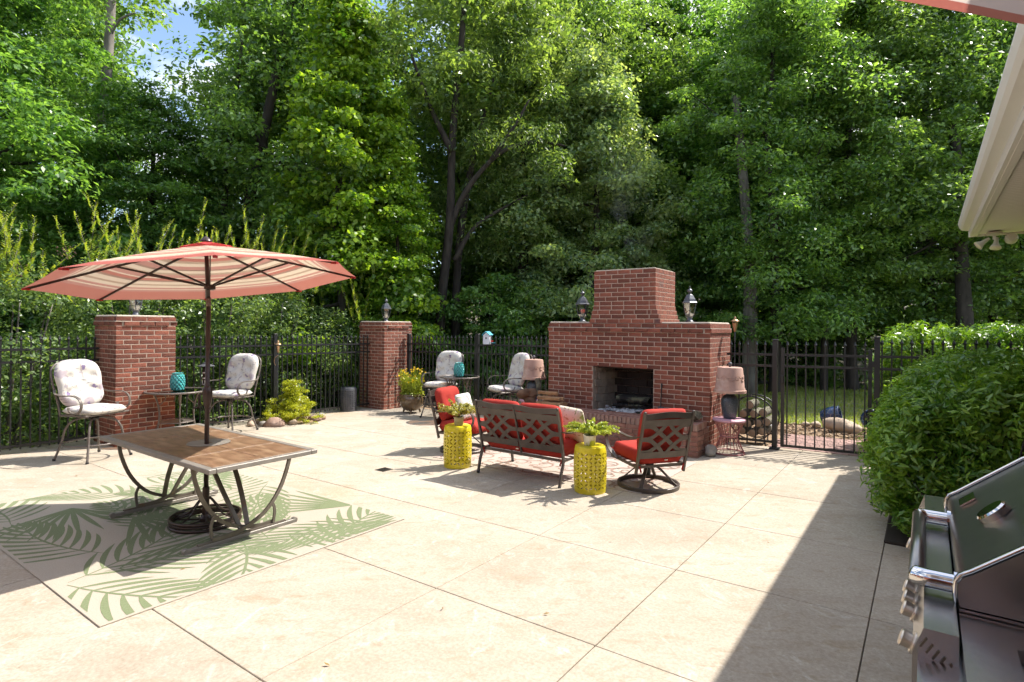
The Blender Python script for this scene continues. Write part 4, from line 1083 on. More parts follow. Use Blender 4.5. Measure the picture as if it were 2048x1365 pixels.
for k in range(150):
    a = rng.uniform(0, 6.283); r0 = .17*rng.uniform(0, 1)**.5; r1 = r0+rng.uniform(.03, .14); h = rng.uniform(.28, .56)
    P = [(r0*math.cos(a), r0*math.sin(a), .36), (r1*.8*math.cos(a), r1*.8*math.sin(a), .36+h*.6), (r1*1.1*math.cos(a), r1*1.1*math.sin(a), .36+h)]
    gb.tube(P, .003, 4); C = np.array([P[1], [(P[0][i]+P[1][i])/2 for i in range(3)]]); lv.append(leaves(rng, C, np.full((2, 3), .05), 14, .07, .12, up=.2, out=.3, droop=-.8))
    if k % 2 == 0:
        c = Vector(P[2]); tilt = rotm(rng.normal(0, .6), rng.normal(0, .6), 0)
        for q in range(8):
            t = q*math.pi/4; d = tilt @ Vector((math.cos(t), math.sin(t), .15)); s = tilt @ Vector((-math.sin(t), math.cos(t), 0))
            fb.add([c, c+d*.014+s*.006, c+d*.026, c+d*.014-s*.006], [(0, 1, 2, 3)])
        cb.blob(c, (.006, .006, .004), rough=0, n=(6, 4))
M['leaf_grassy'] = leafmat('grassy daisy foliage', (.20, .27, .03), (.42, .46, .05), trans=.4)
M['petal'] = leafmat('yellow petals', (.72, .46, .01), (.85, .60, .02), trans=.3, tcol=(1, 1, 1))
M['petal_eye'] = mat('flower eyes', (.35, .16, .01), .8)
gb.build('stems', M['leaf_grassy'], pt); tris('foliage', np.concatenate(lv), M['leaf_grassy'], pt, 4); tag(fb.build('petals', M['petal'], pt), kind='stuff'); cb.build('flower_eyes', M['petal_eye'], pt)
C = np.c_[.20*np.cos(np.linspace(0, 6, 16)), .20*np.sin(np.linspace(0, 6, 16)), np.full(16, .40)]
tris('ground_cover', leaves(rng, C, np.full((16, 3), .07), 22, .045, .6), M['leaf_fern'], pt, 4)
# ------------------------------------------------------------------ parasols
def stripe_mat(name, stops, trans=.38):
    m = bpy.data.materials.new(name); m.use_nodes = True; N, L = m.node_tree.nodes, m.node_tree.links
    b = N['Principled BSDF']; b.inputs['Roughness'].default_value = .85; b.inputs['Specular IOR Level'].default_value = .15
    at = N.new('ShaderNodeAttribute'); at.attribute_name = 'band'; rp = N.new('ShaderNodeValToRGB'); cr = rp.color_ramp; cr.interpolation = 'CONSTANT'
    cr.elements[0].position = 0; cr.elements[0].color = (*stops[0][1], 1); cr.elements[1].position = stops[1][0]; cr.elements[1].color = (*stops[1][1], 1)
    for p, c in stops[2:]:
        q = cr.elements.new(p); q.color = (*c, 1)
    L.new(at.outputs['Fac'], rp.inputs[0])
    ge = N.new('ShaderNodeNewGeometry'); mu = N.new('ShaderNodeMath'); mu.operation = 'MULTIPLY'; mu.inputs[1].default_value = .72; L.new(ge.outputs['Backfacing'], mu.inputs[0])
    rv = N.new('ShaderNodeMixRGB'); rv.inputs[2].default_value = (.54, .35, .285, 1); L.new(mu.outputs[0], rv.inputs[0]); L.new(rp.outputs[0], rv.inputs[1]); L.new(rv.outputs[0], b.inputs['Base Color'])
    t = N.new('ShaderNodeBsdfTranslucent'); x = N.new('ShaderNodeMixShader'); x.inputs[0].default_value = trans
    L.new(rp.outputs[0], t.inputs[0]); L.new(b.outputs[0], x.inputs[1]); L.new(t.outputs[0], x.inputs[2]); L.new(x.outputs[0], N['Material Output'].inputs[0])
    return m
RD, PK, CR, TN, BR = (.42, .125, .10), (.45, .21, .175), (.72, .60, .44), (.40, .30, .21), (.26, .17, .13)
M['stripes'] = stripe_mat('striped parasol cloth', [(0, PK), (.20, CR), (.24, RD), (.29, TN), (.33, CR), (.38, PK), (.43, BR), (.455, CR), (.50, TN), (.53, PK), (.58, CR), (.595, RD), (.63, BR), (.655, CR), (.70, TN),
                                                   (.725, CR), (.765, PK), (.79, CR), (.805, PK), (.84, RD)], .30)
M['stripes_pale'] = stripe_mat('pale striped parasol cloth', [(0, CR), (.3, PK), (.5, CR), (.62, PK), (.70, (.72, .62, .56)), (.977, RD)], .4)
M['red_cloth'] = mat('red parasol cloth', (.50, .06, .055), .85, trans=.35, spec=.15)
def parasol(name, label, cx, cy, z, R, ph, a, b, rise, foot, pole_pts, crank=True, base=True, cloth='stripes'):
    e = thing(name, label, 'parasol', foot, 0)
    F = Vector(foot)
    rim = []
    for k in range(8):
        t = ph+k*math.pi/4; dx, dy = -R*math.cos(t), R*math.sin(t); rim.append(Vector((cx+dx, cy+dy, z+a*dx+b*dy))-F)
    hub = Vector((cx, cy, z))-F; apex = hub+Vector((-a*.32, -b*.32, rise))
    def P(t, s, k):
        p0, p1 = rim[k], rim[(k+1) % 8]
        q = p0.lerp(p1, s); sag = .035*math.sin(math.pi*s)*t*t
        edge = hub.lerp(q, t); h = (1-t**1.12)
        c = hub.lerp(q, t)+(apex-hub)*h-Vector((0, 0, sag*.6*(1-t)*2))
        inw = (hub-q).normalized()*sag*.5*t
        return c+inw*(.6 if t > .99 else .3)
    for k in range(8):
        m = MB(); nt, ns = 26, 6; T = []
        for i in range(nt+1):
            t = .10+.90*i/nt
            for j in range(ns+1): m.v.append(tuple(P(t, j/ns, k))); T.append(t)
        for i in range(nt):
            for j in range(ns):
                q = i*(ns+1)+j; m.f.append((q, q+1, q+ns+2, q+ns+1))
        o = m.build('canopy_panel', M[cloth], e, True)
        at = o.data.attributes.new('band', 'FLOAT', 'POINT'); at.data.foreach_set('value', T)
        up = (apex-hub).normalized(); rb = [P(t, 0, k)-up*.012 for t in (.05, .3, .55, .8, .985)]
        MB().tube(rb, .006, 4, flat=(.010, .018)).build('rib', M['dark_bronze'], e)
        runner = hub+up*(rise-.36)
        MB().tube([runner+(P(.5, 0, k)-hub).normalized()*.03, P(.52, 0, k)-up*.015], .006, 4, flat=(.010, .016)).build('strut', M['dark_bronze'], e)
        tip = P(1, 0, k); pk = MB(); d = (tip-hub).normalized()
        pk.box(tip-d*.03-up*.006, (.05, .03, .014), rotm(z=math.atan2(d.y, d.x))); pk.build('rib_pocket', M['red_cloth'], e)
        # ruffled vent
        v = MB(); n = 6
        for i in range(3):
            for j in range(n+1):
                s = j/n; t = .005+.17*i/2; p = P(max(.02, t), s, k)+up*(.030-.012*i+(.020*math.sin(math.pi*s) if i == 2 else .01*math.sin(math.pi*s)*i)); v.v.append(tuple(p))
        for i in range(2):
            for j in range(n):
                q = i*(n+1)+j; v.f.append((q, q+1, q+n+2, q+n+1))
        v.build('vent_panel', M['red_cloth'], e, True)
    MB().lathe([(.03, .03), (.05, .034), (.048, .04), (.03, .06), (.012, .072), (.004, .082)], 16, apex).build('finial', M['dark_bronze'], e, angle=40)
    MB().lathe([(.03, -.03), (.045, -.02), (.045, .012), (.03, .02)], 16, hub+(apex-hub).normalized()*(rise-.36)).build('runner', M['dark_bronze'], e, angle=40)
    pp = [Vector(q)-F for q in pole_pts]+[apex]
    MB().tube(pp[:2], .019, 14).build('pole', M['dark_bronze'], e, True)
    MB().tube(pp[1:], .0165, 14).build('upper_pole', M['dark_bronze'], e, True)
    dr = (pp[1]-pp[0]).normalized()
    MB().tube([pp[1]-dr*.02, pp[1]+Vector((0, 0, .055))], .0195, 14).build('tilt_collar', M['pole_label'], e, True)
    if crank:
        c = pp[0]+dr*1.03
        MB().lathe([(.022, -.10), (.03, -.07), (.036, -.02), (.040, .03), (.034, .075), (.022, .09)], 14, c).build('crank_housing', M['dark_bronze'], e, angle=50)
        MB().tube(catmull([c+Vector((-.03, -.01, .02)), c+Vector((-.06, -.015, .015)), c+Vector((-.062, -.02, -.06)), c+Vector((-.062, -.02, -.09)), c+Vector((-.10, -.03, -.095))], 3), .008, 6).build('crank_handle', M['dark_bronze'], e, True)
    if base:
        for r, zz in ((.27, .018), (.262, .045), (.27, .07)):
            MB().tube([(r*math.cos(t*math.pi/20), r*math.sin(t*math.pi/20), zz) for t in range(41)], .013, 7).build('base_ring', M['dark_bronze'], e, True)
        MB().lathe([(.05, .02), (.05, .05), (.028, .075), (.028, .30), (.024, .31)], 14).build('sleeve', M['dark_bronze'], e, angle=40)
        for k in range(6):
            t = k*math.pi/3; c_, s_ = math.cos(t), math.sin(t)
            MB().tube(catmull([(c_*q, s_*q, zz) for q, zz in ((.025, .22), (.06, .19), (.14, .09), (.22, .055), (.26, .06))], 4), .007, 6).build('scroll', M['dark_bronze'], e, True)
            MB().tube([(c_*.04, s_*.04, .03), (c_*.26, s_*.26, .025)], .008, 6).build('spoke', M['dark_bronze'], e)
    return e
M['pole_label'] = mat('pole collar', (.13, .085, .07), .5, stain=((.35, .25, .2), 20, .5, .6))
RZ = .010   # rug thickness
pf = gp(-2.60, 4.875, RZ)
parasol('striped_parasol', 'open red striped parasol rising through the tiled patio table', -2.615, 4.927, 1.99, 1.257, -.514, .115, -.03, .32, pf, [pf+Vector((0, 0, .05)), (-2.606, 4.90, 1.80)])
# second parasol right beside the camera: only the rim of its canopy hangs into view
pf2 = gp(1.338, .188)
parasol('striped_parasol', 'edge of a second parasol poking in above the house eave', 1.338, .188, 2.345, 1.240, math.pi-math.atan2(1.125, -.312)-math.pi/8+.012, 0, 0, .32, pf2, [pf2+Vector((0, 0, .05)), (1.338, .188, 2.09)], crank=True, cloth='stripes_pale')

# ------------------------------------------------------------------ patio table
M['tile'] = mat('slate tile', (.12, .062, .033), .45, col2=(.26, .155, .09), scale=5, contrast=(.3, .7), bump=.25, bscale=30, stretch=(1, 3.5, 1), stain=((.30, .20, .12), 3.5, .5, .75), rnd=.06)
M['rust_bronze'] = mat('weathered bronze legs', (.115, .095, .075), .5, .2, col2=(.17, .145, .12), scale=8, stain=((.22, .09, .03), 6, .62, .70))
M['frame_grey'] = mat('weathered taupe frame', (.20, .18, .155), .5, .15, col2=(.25, .225, .195), scale=8)
TU, TV = -3.675, -1.44; TL, TWd, TH = 2.0, .885, .675
tb = thing('patio_table', 'long tiled patio table on curved bronze legs under the parasol', 'table', uv(TU, TV, RZ), ANG)
fw = .055
for s in (-1, 1):
    MB().box((0, s*(TWd/2-fw/2), TH-.0175), (TL, fw, .035), ch=.004).build('frame_rail', M['frame_grey'], tb)
    MB().box((s*(TL/2-fw/2), 0, TH-.0176), (fw, TWd-2*fw-.001, .0348), ch=.004).build('frame_rail', M['frame_grey'], tb)
tw, td = (TL-2*fw)/4, (TWd-2*fw)/2
tm = MB().box((0, 0, 0), (tw-.004, td-.004, .010), ch=.002).mesh('tile', M['tile'])
for i in range(4):
    for j in range(2):
        if i in (1, 2): pass
        link('tile', tm, tb, (-TL/2+fw+tw*(i+.5), -TWd/2+fw+td*(j+.5), TH-.006))
MB().lathe([(.03, 0), (.17, 0), (.172, .003), (.03, .003)], 32, (.055, .02, TH-.0005), cap=False).build('centre_inlay', M['inlay'] if 'inlay' in M else M['frame_grey'], tb)
MB().box((0, 0, TH-.024), (TL-.1, TWd-.1, .012)).build('underframe', M['rust_bronze'], tb)
LX = .675
for sx in (-1, 1):
    X = sx*LX
    for s in (-1, 1):
        P = catmull([(X+s*.012, s*.395, TH-.03), (X+s*.012, s*.375, .52), (X+s*.012, s*.30, .33), (X+s*.012, s*.17, .17), (X+s*.012, 0, .085), (X+s*.012, -s*.14, .060), (X+s*.012, -s*.26, .062)], 5)
        MB().tube(P, .012, 4, flat=(.028, .018)).build('leg', M['rust_bronze'], tb)
        MB().tube(catmull([(X, s*.235, .235), (X, s*.262, .16), (X, s*.25, .05)], 4), .009, 4, flat=(.02, .014)).build('brace', M['rust_bronze'], tb)
    MB().box((X, 0, .022), (.040, .90, .030), ch=.004).build('runner', M['frame_grey'], tb)
    MB().box((X, 0, .043), (.028, .72, .014)).build('runner_top', M['rust_bronze'], tb)
    for s in (-1, 1): MB().lathe([(.001, -.02), (.023, -.018), (.025, .0), (.023, .018), (.001, .02)], 12, (X, s*.445, .024), m=rotm(y=math.pi/2)).build('runner_cap', M['frame_grey'], tb, angle=50)
for s in (-1, 1):
    P = catmull([(-LX, s*.03, .08), (-LX*.72, s*.07, .34), (-.28, s*.09, .555), (0, s*.095, .605), (.28, s*.09, .555), (LX*.72, s*.07, .34), (LX, s*.03, .08)], 6)
    MB().tube(P, .012, 4, flat=(.036, .014)).build('stretcher_arch', M['rust_bronze'], tb)

# ------------------------------------------------------------------ rugs (woven prints are thin raised pile)
M['rug'] = mat('cream woven rug', (.365, .32, .255), .95, col2=(.415, .365, .295), scale=120, bump=.3, bscale=400)
M['rug_green'] = mat('green woven leaf', (.145, .175, .085), .95, col2=(.18, .21, .112), scale=90, bump=.3, bscale=400)
RU0, RU1, RV0, RV1 = -5.72, -2.30, -2.655, -.37
rug = thing('palm_rug', 'cream outdoor rug with green palm fronds under the patio table', 'rug', (0, 0, 0)); rug.matrix_world = patio_matrix(RU0, RV0, .0)
RW, RH = RU1-RU0, RV1-RV0
r = MB(); n = 30; wob = random.Random(3)
r.box((RW/2, RH/2, .005), (RW, RH, .008), ch=.002); r.build('weave', M['rug'], rug)
def clip(poly):
    for ax, lim, sg in ((0, .02, 1), (0, RW-.02, -1), (1, .02, 1), (1, RH-.02, -1)):
        out = []
        for i in range(len(poly)):
            p, q_ = poly[i], poly[(i+1) % len(poly)]; dp, dq = (p[ax]-lim)*sg, (q_[ax]-lim)*sg
            if dp >= 0: out.append(p)
            if dp*dq < 0: t = dp/(dp-dq); out.append((p[0]+(q_[0]-p[0])*t, p[1]+(q_[1]-p[1])*t))
        poly = out
        if len(poly) < 3: return None
    return poly
def leaf_poly(b, base, ang, L, w, bend, z):
    """a curved lance shape, clipped to the rug"""
    n = 7; A = []; Bp = []
    for i in range(n+1):
        t = i/n; a = ang+bend*t; x = base[0]+L*t*math.cos(ang+bend*t*.5); y = base[1]+L*t*math.sin(ang+bend*t*.5)
        ww = w*math.sin(math.pi*min(1, t*.94+.05))**.75; nx, ny = -math.sin(a), math.cos(a)
        A.append((x+nx*ww, y+ny*ww)); Bp.append((x-nx*ww, y-ny*ww))
    for i in range(n):
        q_ = clip([A[i], Bp[i], Bp[i+1], A[i+1]])
        if q_: b.add([(p[0], p[1], z) for p in q_], [tuple(range(len(q_)))])
fi = 0
def frond(base, ang, L, nl, ll, lw, bend, spread=(1.15, .45), curve=.25):
    global fi; b = MB(); z = .0096+fi*.00006; fi += 1
    P = []
    for i in range(nl+1):
        t = i/nl; a = ang+bend*t; P.append((base[0]+L*t*math.cos(ang+bend*t*.5), base[1]+L*t*math.sin(ang+bend*t*.5), a))
    leaf_poly(b, base, ang, L, .010, bend, z+.00003)
    for i in range(1, nl+1):
        t = i/nl; x, y, a = P[i]; sp_ = spread[0]+(spread[1]-spread[0])*t; l = ll*(math.sin(math.pi*(.22+.70*t)))
        for s in (1, -1): leaf_poly(b, (x, y), a+s*sp_, l, lw*(.7+.3*math.sin(math.pi*t)), -s*curve, z+i*.000001*s)
    b.build('palm_frond', M['rug_green'], rug)
def fan(base, ang, n, L, w, spread):
    global fi; b = MB(); z = .0096+fi*.00006; fi += 1
    for i in range(n):
        a = ang+spread*(-.5+i/(n-1)); leaf_poly(b, base, a, L*(.75+.25*math.cos((i/(n-1)-.5)*2.4)), w, .12*(i/(n-1)-.5), z+i*.000002)
    b.build('palm_fan', M['rug_green'], rug)
fr = random.Random(23); k = 0
for i in range(5):
    for j in range(3):
        x = .30+i*.72+fr.uniform(-.08, .08); y = .25+j*.80+(.35 if i % 2 else 0)+fr.uniform(-.06, .06); a = [2.7, 3.4, .4, 5.7, 2.1][k % 5]+fr.uniform(-.3, .3)
        if k % 4 == 3: fan((x-.3*math.cos(a), y-.3*math.sin(a)), a, 9, fr.uniform(.85, 1.0), .023, fr.uniform(1.2, 1.5))
        else: frond((x-.5*math.cos(a), y-.5*math.sin(a)), a, fr.uniform(1.1, 1.35), 11, fr.uniform(.52, .62), .0235, fr.choice((-.6, .6)), spread=(1.05, .40), curve=.45)
        k += 1
for (x, y, a, L) in ((.6, 1.3, 5.9, 1.1), (2.0, .9, 2.9, 1.2), (2.9, 1.4, .6, 1.0), (1.4, 1.9, 3.6, 1.1), (3.3, 2.1, 4.2, 1.0), (2.6, .3, 1.2, .9)):
    frond((x, y), a, L, 11, .5, .020, .5, spread=(1.05, .4), curve=.45)
for o in bpy.data.objects:
    if o.parent is rug and o.name.startswith('palm_f'): o['kind'] = 'stuff'
M['rug2'] = mat('beige scroll rug', (.40, .33, .28), .95, col2=(.45, .375, .32), scale=100, bump=.3, bscale=400)
M['rug2_dark'] = mat('taupe scroll pile', (.25, .165, .125), .95, col2=(.30, .20, .155), scale=80)
S0, S1, S2, S3 = -3.85, -.95, 1.60, 3.35
rg2 = thing('scroll_rug', 'beige rug with brown scrollwork under the red seating', 'rug', (0, 0, 0)); rg2.matrix_world = patio_matrix(S0, S2, 0)
MB().box(((S1-S0)/2, (S3-S2)/2, .004), (S1-S0, S3-S2, .008), ch=.002).build('weave', M['rug2'], rg2)
rs = random.Random(12); q = 0
def scroll(cx, cy, r0, turns, a0, d, w):
    global q; q += 1; b = MB(); n = 26; vs = []
    for i in range(n+1):
        t = i/n; a = a0+d*turns*6.283*t; r = r0*(1-t)**.8+.012; x, y = cx+r*math.cos(a), cy+r*math.sin(a); ww = w*(1-.6*t)
        for s in (1, -1): vs.append((min(S1-S0-.02, max(.02, x+s*ww*math.cos(a))), min(S3-S2-.02, max(.02, y+s*ww*math.sin(a))), .0086+q*.000025))
    b.add(vs, [(2*i, 2*i+1, 2*i+3, 2*i+2) if d > 0 else (2*i, 2*i+2, 2*i+3, 2*i+1) for i in range(n)]); b.build('scroll_pattern', M['rug2_dark'], rg2)
for i in range(9):
    for j in range(6):
        x, y = .2+i*.31+rs.uniform(-.05, .05), .16+j*.29+rs.uniform(-.04, .04); d = 1 if (i+j) % 2 else -1
        scroll(x, y, .15, 1.25, rs.uniform(0, 6.28), d, .016)
        for k in range(2): scroll(x+rs.uniform(-.15, .15), y+rs.uniform(-.14, .14), .06, .55, rs.uniform(0, 6), -d, .012)

# ------------------------------------------------------------------ floor drain
dr = thing('floor_drain', 'small black drain grate set in the patio', 'drain', (0, 0, 0)); dr.matrix_world = patio_matrix(-3.845, .757, 0)
MB().box((0, 0, .001), (.16, .16, .004)).build('plate', M['joint'], dr)
for k in range(6): MB().box((-.06+k*.024, 0, .005), (.010, .15, .004)).build('bar', M['black_metal'], dr)

# ------------------------------------------------------------------ clay-pot lamps on wire stools
M['terracotta'] = mat('pale terracotta', (.37, .22, .165), .85, col2=(.48, .30, .235), scale=5, bump=.25, bscale=60, stain=((.60, .46, .38), 4, .55, .75))
M['slate_vase'] = mat('slate grey crackle vase', (.045, .055, .068), .35, col2=(.16, .18, .20), scale=90, contrast=(.5, .75), stretch=(1, 1, 1), coat=.2)
M['pink'] = mat('dusty pink enamel', (.40, .155, .15), .5, col2=(.48, .20, .195), scale=7)
M['pink_top'] = mat('pink stool top', (.55, .30, .36), .5, col2=(.60, .34, .40), scale=7)
def wire_stool(loc, label, h=.475):
    e = thing('wire_stool', label, 'stool', loc, .3, 'pink wire stools')
    MB().lathe([(.001, h), (.205, h), (.215, h-.008), (.215, h-.028), (.20, h-.03), (.001, h-.02)], 36, cap=False).build('top', M['pink_top'], e, angle=40)
    for rr, z in ((.205, .012), (.11, .235), (.20, h-.035)):
        MB().tube([(rr*math.cos(t*math.pi/20), rr*math.sin(t*math.pi/20), z) for t in range(41)], .010 if z < .3 else .006, 7).build('ring', M['pink'], e, True)
    for k in range(24):
        a = k*2*math.pi/24; c, s = math.cos(a), math.sin(a)
        P = catmull([(c*q, s*q, z) for q, z in ((.20, h-.03), (.17, .38), (.112, .24), (.15, .13), (.205, .012))], 4)
        MB().tube(P, .0038, 5).build('wire', M['pink'], e, True)
    return e
def clay_lamp(loc, label):
    e = thing('clay_pot_lamp', label, 'lamp', loc, .2, 'clay pot garden lamps')
    MB().lathe([(.001, 0), (.075, 0), (.082, .01), (.10, .10), (.115, .20), (.112, .26), (.09, .305), (.055, .325), (.05, .36), (.05, .44), (.001, .44)], 32, cap=False).build('vase_base', M['slate_vase'], e, angle=50)
    z = .355
    MB().lathe([(.20, z), (.213, z), (.213, z+.035), (.198, z+.045), (.196, z+.06), (.19, z+.07), (.165, z+.33), (.155, z+.345), (.03, z+.348), (.03, z+.33), (.15, z+.32), (.18, z+.05), (.20, z+.0)], 40, cap=False).build('shade', M['terracotta'], e, angle=40)
    for k in range(12):
        a = k*2*math.pi/12; rr = .178; sg = 1 if k % 2 else -1; pts = []
        for i in range(18):
            t = i/17; th = sg*t*7.5; sr = .042*(1-t)+.006; x = sr*math.cos(th)*1.0; y = sr*math.sin(th)
            aa = a+x/rr; zz = z+.20+y*.9; r2 = .1905-(zz-z-.07)*.096+.001; pts.append((r2*math.cos(aa), r2*math.sin(aa), zz))
        MB().tube(pts, .005, 5).build('relief_scroll', M['terracotta'], e, True)
    MB().lathe([(.012, z+.345), (.014, z+.36), (.026, z+.375), (.028, z+.39), (.02, z+.41), (.001, z+.416)], 14).build('knob', M['grey_metal'], e, True)
    return e
wire_stool(gp(2.99, 7.83), 'pink wire stool under the clay lamp beside the gate')
clay_lamp(gp(2.995, 7.83, .477), 'clay-pot lamp on a grey vase between fireplace and gate')
wire_stool(gp(.36, 10.05), 'pink wire stool mostly hidden behind the settee and firewood')
clay_lamp(gp(.39, 10.05, .477), 'clay-pot lamp on a grey vase behind the settee')

# ------------------------------------------------------------------ firewood, shovel, stones round the hearth
M['wood'] = mat('split firewood', (.24, .12, .055), .9, col2=(.45, .27, .14), scale=6, stretch=(1, 1, 1), bump=.4, bscale=30)
M['root'] = mat('brown root wood', (.10, .05, .028), .9, col2=(.22, .125, .07), scale=8, bump=.8, bscale=24)
M['logbark'] = mat('lichened log bark', (.055, .042, .03), .95, col2=(.20, .19, .13), scale=14, bump=.9, bscale=30)
M['charred'] = mat('charred log', (.012, .011, .010), .95, col2=(.13, .13, .08), scale=9, contrast=(.48, .62), bump=.8, bscale=30)
M['ash'] = mat('white ash', (.30, .30, .31), .95, col2=(.52, .52, .54), scale=20, bump=.8, bscale=50)
def split_log(label, loc, L, r, rot, mt='wood', grp='firewood on the hearth', sides=5, seed=0):
    rs_ = random.Random(seed); poly = [(r*rs_.uniform(.75, 1.15)*math.cos(2*math.pi*k/sides), r*.8*rs_.uniform(.75, 1.15)*math.sin(2*math.pi*k/sides)) for k in range(sides)]
    b = MB(); n = 6; base = []
    for i in range(n+1):
        f = 1+rs_.uniform(-.06, .06); x = -L/2+L*i/n
        for p in poly: b.v.append((x+rs_.uniform(-.01, .01), p[0]*f, p[1]*f))
    for i in range(n):
        for k in range(sides): k2 = (k+1) % sides; b.f.append((i*sides+k, i*sides+k2, (i+1)*sides+k2, (i+1)*sides+k))
    b.f.append(tuple(range(sides))[::-1]); b.f.append(tuple(n*sides+k for k in range(sides)))
    o = b.build('firewood_log', M[mt]); o.location = loc; o.rotation_euler = rot
    return tag(o, label, 'firewood', grp)
hz = HH+.075
for i, (x, y, z, L, r_, a, lab) in enumerate([(.22, -.34, .045, .42, .048, .1, 'bottom split log at the front of the hearth pile'), (.24, -.24, .045, .40, .045, .0, 'bottom split log in the middle of the hearth pile'), (.22, -.14, .045, .42, .048, -.1, 'bottom split log against the fireplace wall'),
                                          (.20, -.30, .125, .38, .042, .15, 'second-layer split log at the front of the hearth pile'), (.22, -.19, .125, .40, .042, -.05, 'second-layer split log at the back of the hearth pile'), (.16, -.25, .20, .34, .038, .1, 'topmost split log of the hearth pile')]):
    split_log(lab, fpt(x, y, hz+z), L, r_, (0, 0, ANG+a), seed=i)
split_log('upright lichened log leaning on the fireplace behind the pile', fpt(-.13, -.06, .62), .55, .045, (0, math.radians(80), ANG), 'logbark', sides=9, seed=22)
sr = MB().blob((0, 0, 0), (.12, .09, .10), seed=9, rough=.75, n=(18, 12)); o = sr.build('root_stump', M['root'], None, True); o.location = fpt(-.28, -.18, .59); tag(o, 'gnarled brown root stump beside the clay lamp', 'stump')
stp = thing('brick_step', 'low brick ledge carrying the root stump at the end of the hearth', 'ledge', fpt(-.22, -.18, 0), ANG)
for k in range(7):
    for x in ((-.1, .11) if k % 2 else (.0,)):
        MB().box((x, 0, .035+k*.071), (.20, .30, .062), ch=.004).build('brick', M['brick'], stp)
split_log('short log with grey cut end lying on the hearth by the swivel chair', fpt(2.44, -.22, hz+.055), .30, .075, (0, -.25, ANG-.35), 'logbark', sides=10, seed=31)
lgf = split_log('charred log burning out in the firebox', fpt(1.37, .30, OZ0+.17), .52, .075, (0, .03, ANG+.06), 'charred', None, 10, 41)
split_log('thin charred stick under the firebox log', fpt(1.30, .24, OZ0+.075), .46, .03, (0, .0, ANG+.25), 'charred', None, 7, 42)
gr = thing('fire_grate', 'black iron grate under the charred log', 'grate', fpt(1.37, .30, OZ0+.0), ANG)
for k in range(6):
    MB().tube([(-.24+k*.095, -.13, .105), (-.24+k*.095, -.10, .085), (-.24+k*.095, .13, .085)], .008, 6).build('bar', M['black_metal'], gr)
for s in (-1, 1): MB().tube([(-.27, s*.09, .075), (.27, s*.09, .075)], .008, 6).build('cross_bar', M['black_metal'], gr)
for sx in (-1, 1):
    for s in (-1, 1): MB().tube([(sx*.24, s*.09, .075), (sx*.24, s*.09, 0.02)], .008, 6).build('leg', M['black_metal'], gr)
ab = MB(); ra = random.Random(8)
for k in range(60): ab.blob(fpt(1.32+ra.gauss(0, .2), .16+ra.gauss(0, .13), OZ0+.015), (ra.uniform(.02, .06), ra.uniform(.02, .05), ra.uniform(.006, .025)), seed=k, rough=.5, n=(7, 5))
tag(ab.build('ash', M['ash'], None, True), 'white ash spilling over the firebox floor', 'ash', kind='stuff')
MB_ = MB().box((0, 0, 0), (OB-OA, .6, .02)); o = MB_.build('firebox_floor', M['soot'], fp); o.location = ((OA+OB)/2, .32, OZ0-.006)
sh = thing('ash_shovel', 'small black ash shovel leaning beside the firebox', 'shovel', fpt(1.95, -.05, hz), ANG)
MB().tube([(0, .03, .42), (0, .0, .12)], .008, 7).build('handle', M['black_metal'], sh)
MB().lathe([(.012, .40), (.014, .43), (.006, .46)], 8, (0, .032, 0)).build('grip', M['black_metal'], sh)
s_ = MB(); s_.add([(-.045, -.02, 0), (.045, -.02, 0), (.04, .0, .13), (-.04, .0, .13), (-.045, .01, .0), (.045, .01, 0), (.045, .015, .12), (-.045, .015, .12)], [(0, 1, 2, 3), (4, 7, 6, 5), (0, 3, 7, 4), (1, 5, 6, 2), (3, 2, 6, 7), (0, 4, 5, 1)]); s_.build('blade', M['grey_metal'], sh)
M['stone'] = mat('grey field stone', (.22, .20, .18), .9, col2=(.34, .31, .27), scale=6, bump=.5, bscale=25)
M['stone_tan'] = mat('tan field stone', (.36, .27, .20), .9, col2=(.48, .38, .28), scale=6, bump=.5, bscale=25)
M['stone_red'] = mat('reddish field stone', (.26, .16, .12), .9, col2=(.38, .26, .20), scale=6, bump=.5, bscale=25)
def rock(label, loc, r, mt, seed, rz=0, grp=None, name='rock'):
    o = MB().blob((0, 0, 0), r, seed=seed, rough=.35, n=(14, 9)).build(name, M[mt], None, True); o.location = loc; o.rotation_euler = (0, 0, rz); return tag(o, label, 'rock', grp)
rock('grey stone block leaning at the foot of the hearth', gp(2.66, 7.63, .055), (.085, .075, .075), 'stone', 3, .4)

# ------------------------------------------------------------------ torches, bird feeder, bird house
M['copper'] = mat('weathered copper', (.42, .24, .13), .35, .8, col2=(.50, .33, .20), scale=9)
def torch(label, loc, h, wrap=False):
    e = thing('garden_torch', label, 'torch', loc, 0, 'copper garden torches')
    MB().tube([(0, 0, 0), (0, 0, h)], .008, 8).build('pole', M['grey_metal'], e)
    MB().lathe([(.018, h), (.022, h+.02), (.036, h+.12), (.04, h+.125), (.03, h+.12), (.001, h+.1)], 14, cap=False).build('oil_cup', M['copper'], e, angle=40)
    for k in range(4):
        a = k*math.pi/2; MB().tube([(.034*math.cos(a), .034*math.sin(a), h+.12), (.034*math.cos(a), .034*math.sin(a), h+.155)], .003, 4).build('strut', M['copper'], e)
    MB().lathe([(.062, h+.15), (.06, h+.156), (.03, h+.175), (.014, h+.185), (.012, h+.20), (.018, h+.205), (.010, h+.22), (.001, h+.222)], 16).build('cap', M['copper'], e, angle=40)
    if wrap: MB().tube(catmull([(.01, -.02, h-.05), (-.05, -.02, h-.10), (-.06, -.02, h-.18), (-.03, -.02, h-.24)], 4), .006, 5).build('chain', M['copper'], e, True)
    return e
torch('copper torch on a pole in front of the fence beside the lime shrub', uv(-8.3, 2.12), 1.27, True)
